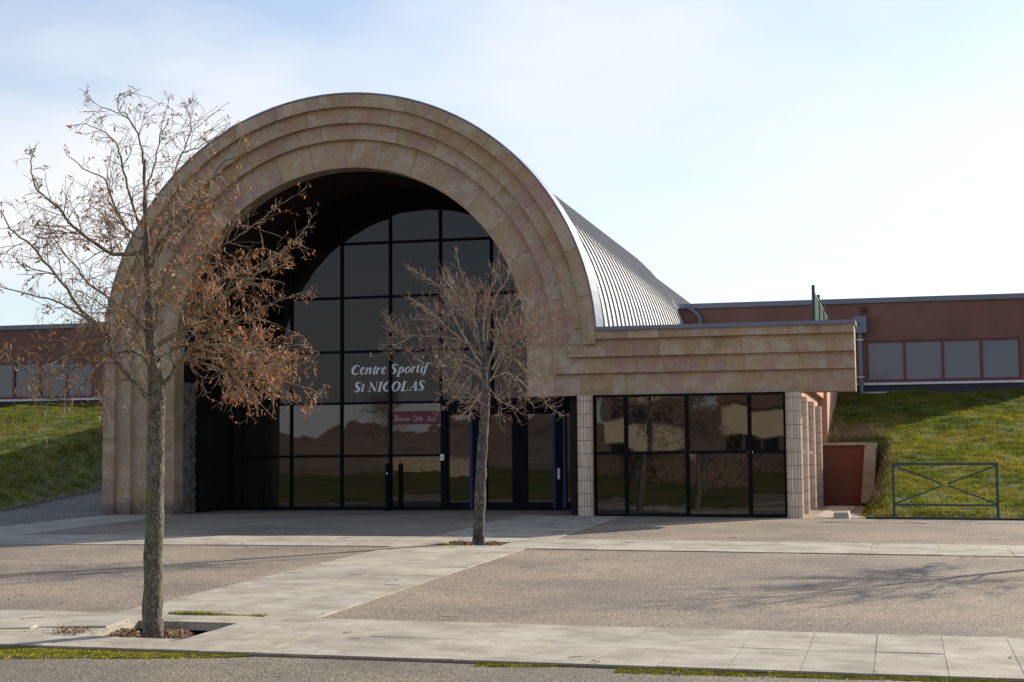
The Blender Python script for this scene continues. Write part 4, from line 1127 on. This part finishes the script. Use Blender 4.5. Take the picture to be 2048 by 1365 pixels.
# rounded tree before the doors
D2 = 21.85
def A2(x, y, dz=0.0): return at(x, y, D2 + dz)
def limb2(px, bend, r, dens=1.0):
    n = len(px)
    return ([at(740 + x / 3.593, 480 + y / 3.593, D2 + bend * (i / (n - 1)) ** 1.1) for i, (x, y) in enumerate(px)], r * 0.74, dens)
T2 = [(A2(957, 1100), 0.104), (A2(957, 1082), 0.088), (A2(959, 1030), 0.080), (A2(963, 930), 0.073), (A2(968, 850), 0.066), (A2(971, 795), 0.066), (A2(970, 765), 0.042), (A2(967, 715), 0.026), (A2(965, 655), 0.017), (A2(966, 600), 0.011), (A2(972, 560), 0.006)]
LIMBS2 = [
    limb2([(830,1020),(730,870),(620,820),(500,810),(430,790)], -0.3, 0.026), limb2([(815,860),(750,640),(740,520),(760,400),(690,330),(640,200),(620,90)], 0.2, 0.022),
    limb2([(808,780),(820,560),(860,370),(930,240),(925,110)], -0.3, 0.022), limb2([(870,850),(930,660),(1030,470),(1070,400),(1130,300)], 0.4, 0.022),
    limb2([(880,930),(960,780),(1060,680),(1150,570),(1250,430),(1330,330)], -0.5, 0.024), limb2([(1000,740),(1100,680),(1180,660),(1330,655),(1470,640)], 0.3, 0.015),
    limb2([(860,1020),(960,850),(1050,870),(1150,960),(1250,1000),(1400,1070)], -0.4, 0.02), limb2([(825,1020),(740,960),(640,1100),(560,1180),(490,1240)], -0.7, 0.018),
    limb2([(800,900),(700,740),(600,540),(540,380),(400,270),(270,200)], 0.3, 0.022), limb2([(720,740),(540,700),(350,690),(230,690),(150,620),(110,560)], -0.4, 0.018),
    limb2([(820,1000),(690,905),(620,950),(570,1060),(480,1150)], 0.6, 0.015), limb2([(860,1070),(930,1150),(1000,1190),(1060,1220)], -0.5, 0.013),
    limb2([(1050,980),(1150,1090),(1240,1140),(1290,1200),(1370,1260)], 0.2, 0.013), limb2([(790,820),(640,700),(480,560),(380,480),(280,420)], -0.9, 0.018),
    limb2([(830,820),(850,600),(900,420),(1000,250),(1000,130)], 0.9, 0.018), limb2([(850,900),(950,700),(1080,620),(1200,480),(1290,250)], 1.0, 0.017),
    limb2([(840,940),(900,800),(1000,800),(1150,760),(1300,760),(1420,740)], -1.0, 0.016), limb2([(800,930),(650,860),(500,900),(380,880),(260,780)], 1.0, 0.015),
    limb2([(790,780),(760,600),(680,450),(570,330),(510,200)], 1.0, 0.015), limb2([(780,760),(700,560),(640,400),(560,250)], -1.0, 0.015),
    limb2([(830,1060),(760,1150),(700,1230),(640,1270)], -1.0, 0.012), limb2([(870,1000),(1000,960),(1100,1100),(1180,1200)], 0.9, 0.012),
    limb2([(600,540),(500,560),(400,580),(300,560)], 0.6, 0.010), limb2([(1150,570),(1250,560),(1340,540)], -0.7, 0.010), limb2([(300,690),(200,750),(90,760)], -0.5, 0.008),
]
CFG2 = dict(levels=3, segs=(5, 4, 3), wob=(0.26, 0.28, 0.3), trop=(0.10, 0.16, 0.2), rmin=0.0026, kids=(13, 13, 0), len=(0.44, 0.21, 0.11), kids0=20, t0=0.18, tiplevel=2, fall=0.84, red=True)
base2 = A2(957, 1091)
tree2, tips2 = make_tree('lime_tree', (base2.x, base2.y, zg(base2.x, base2.y) - 0.05), T2, LIMBS2, CFG2, BARK_GREY, LIMB_GREY, TWIG_RED,
                         'bare round-crowned tree with red twigs in the pit before the doors', 'trees planted in the plaza', D2)
def copy_tree(src, loc, rz, sc, label, group):
    r = src.copy(); COL.objects.link(r); r.location = loc; r.rotation_euler = (0, 0, rz); r.scale = (sc, sc, sc)
    r['label'] = label; r['group'] = group
    for ch in src.children:
        c = ch.copy(); COL.objects.link(c); c.parent = r
    return r
# the same row goes on past the edge of the photograph: this one throws its shadow across the paving
copy_tree(tree1, (3.35, 21.1, zg(3.35, 21.1)), 2.1, 1.0, 'bare tree farther along the cross band, throwing its shadow over the paving', 'trees planted in the plaza')
copy_tree(tree2, (-9.0, -14.0, -0.3), 0.9, 1.5, 'bare tree on the lawn opposite the arch, beside the pale house', 'trees on the lawn across the road')
copy_tree(tree1, (-2.5, -18.0, -0.3), 2.6, 1.6, 'bare tree with seed bracts on the lawn opposite the wing', 'trees on the lawn across the road')
copy_tree(tree2, (-26.0, -16.0, -0.3), 4.0, 1.5, 'bare tree on the lawn beyond the low stone wall', 'trees on the lawn across the road')

# ------------------------------------------------------------------ across the road (seen in the reflections)
def house(u, v, w, d, h, label):
    hs_ = empty('house', (u, v, 0.2), label, 'house', 'pale houses across the road')
    MB().box((-w / 2, -d / 2, -0.5), (w / 2, d / 2, h)).build('wall', CREAM, hs_)
    m = MB(); m.add([(-w/2-.3, -d/2-.3, h), (w/2+.3, -d/2-.3, h), (w/2+.3, d/2+.3, h), (-w/2-.3, d/2+.3, h), (-w/2, 0, h + d * 0.33), (w/2, 0, h + d * 0.33)], [(0,1,5,4), (2,3,4,5), (1,2,5), (3,0,4), (3,2,1,0)])
    m.build('roof', ROOFTILE, hs_)
    for x in (-w * 0.3, 0.0, w * 0.3):
        for z in (0.9, 3.6):
            if z + 1.3 > h: continue
            f = MB().box((x - 0.55, d / 2, z), (x + 0.55, d / 2 + 0.06, z + 1.35)).build('window', SHUTTER, hs_)
            MB().box((x - 0.47, d / 2 + 0.061, z + 0.08), (x + 0.47, d / 2 + 0.07, z + 1.27)).build('pane', GLASS, f)
            for s in (-1, 1): MB().box((x + s * 0.85 - 0.27, d / 2, z), (x + s * 0.85 + 0.27, d / 2 + 0.05, z + 1.35)).build('shutter', SHUTTER, hs_)
    return hs_
house(-14.3, -34, 4.4, 8.0, 6.4, 'tall pale house opposite the dark glass wing')
house(-7.4, -38, 3.6, 7.0, 4.0, 'small pale bungalow beside the tall pale house')
sw = empty('stone_wall', (-25.6, -22, 0.1), 'low pale stone wall along the lawn opposite the arch', 'wall')
MB().box((-2.6, -0.25, -0.4), (2.8, 0.25, 1.15)).build('wall_body', WALLSTONE, sw)
MB().box((-2.65, -0.32, 1.15), (2.85, 0.32, 1.24)).build('coping', CONC, sw)
hg = empty('hedge', (-8, -19, 0), 'clipped brown-green hedge in front of the pale houses', 'hedge')
tag(tri_soup('foliage', (lambda c: (c[:, None, :] + rng.uniform(-.11, .11, (len(c), 3, 3))).reshape(-1, 3))(np.c_[rng.uniform(-7.5, 8.5, 9000), rng.uniform(-0.6, 0.6, 9000), rng.uniform(-0.1, 1.35, 9000)]), 3, SHUTTER, hg), kind='stuff')
MB().box((-7.4, -0.5, -0.3), (8.4, 0.5, 1.2)).build('hedge_core', WOODHILL, hg)
hv = []
def z_hill(u, v):
    t = sstep(-95, -230, v)
    return 0.15 + t * (8.5 + 2.2 * math.sin(u * 0.021 + 1) + 1.2 * math.sin(u * 0.06)) + (0.9 * math.sin(u * 0.7 + v) + 0.6 * math.sin(u * 1.9) + random.uniform(-1.6, 2.2)) * t
tag(grid_mesh('wooded_hill', frange(-300, 300, 5), frange(-330, -95, 9), z_hill, WOODHILL), kind='structure')

# object transforms are final; shade the round metal smoothly
S.cycles.max_bounces = 8
S.cycles.caustics_reflective = False
S.cycles.caustics_refractive = False
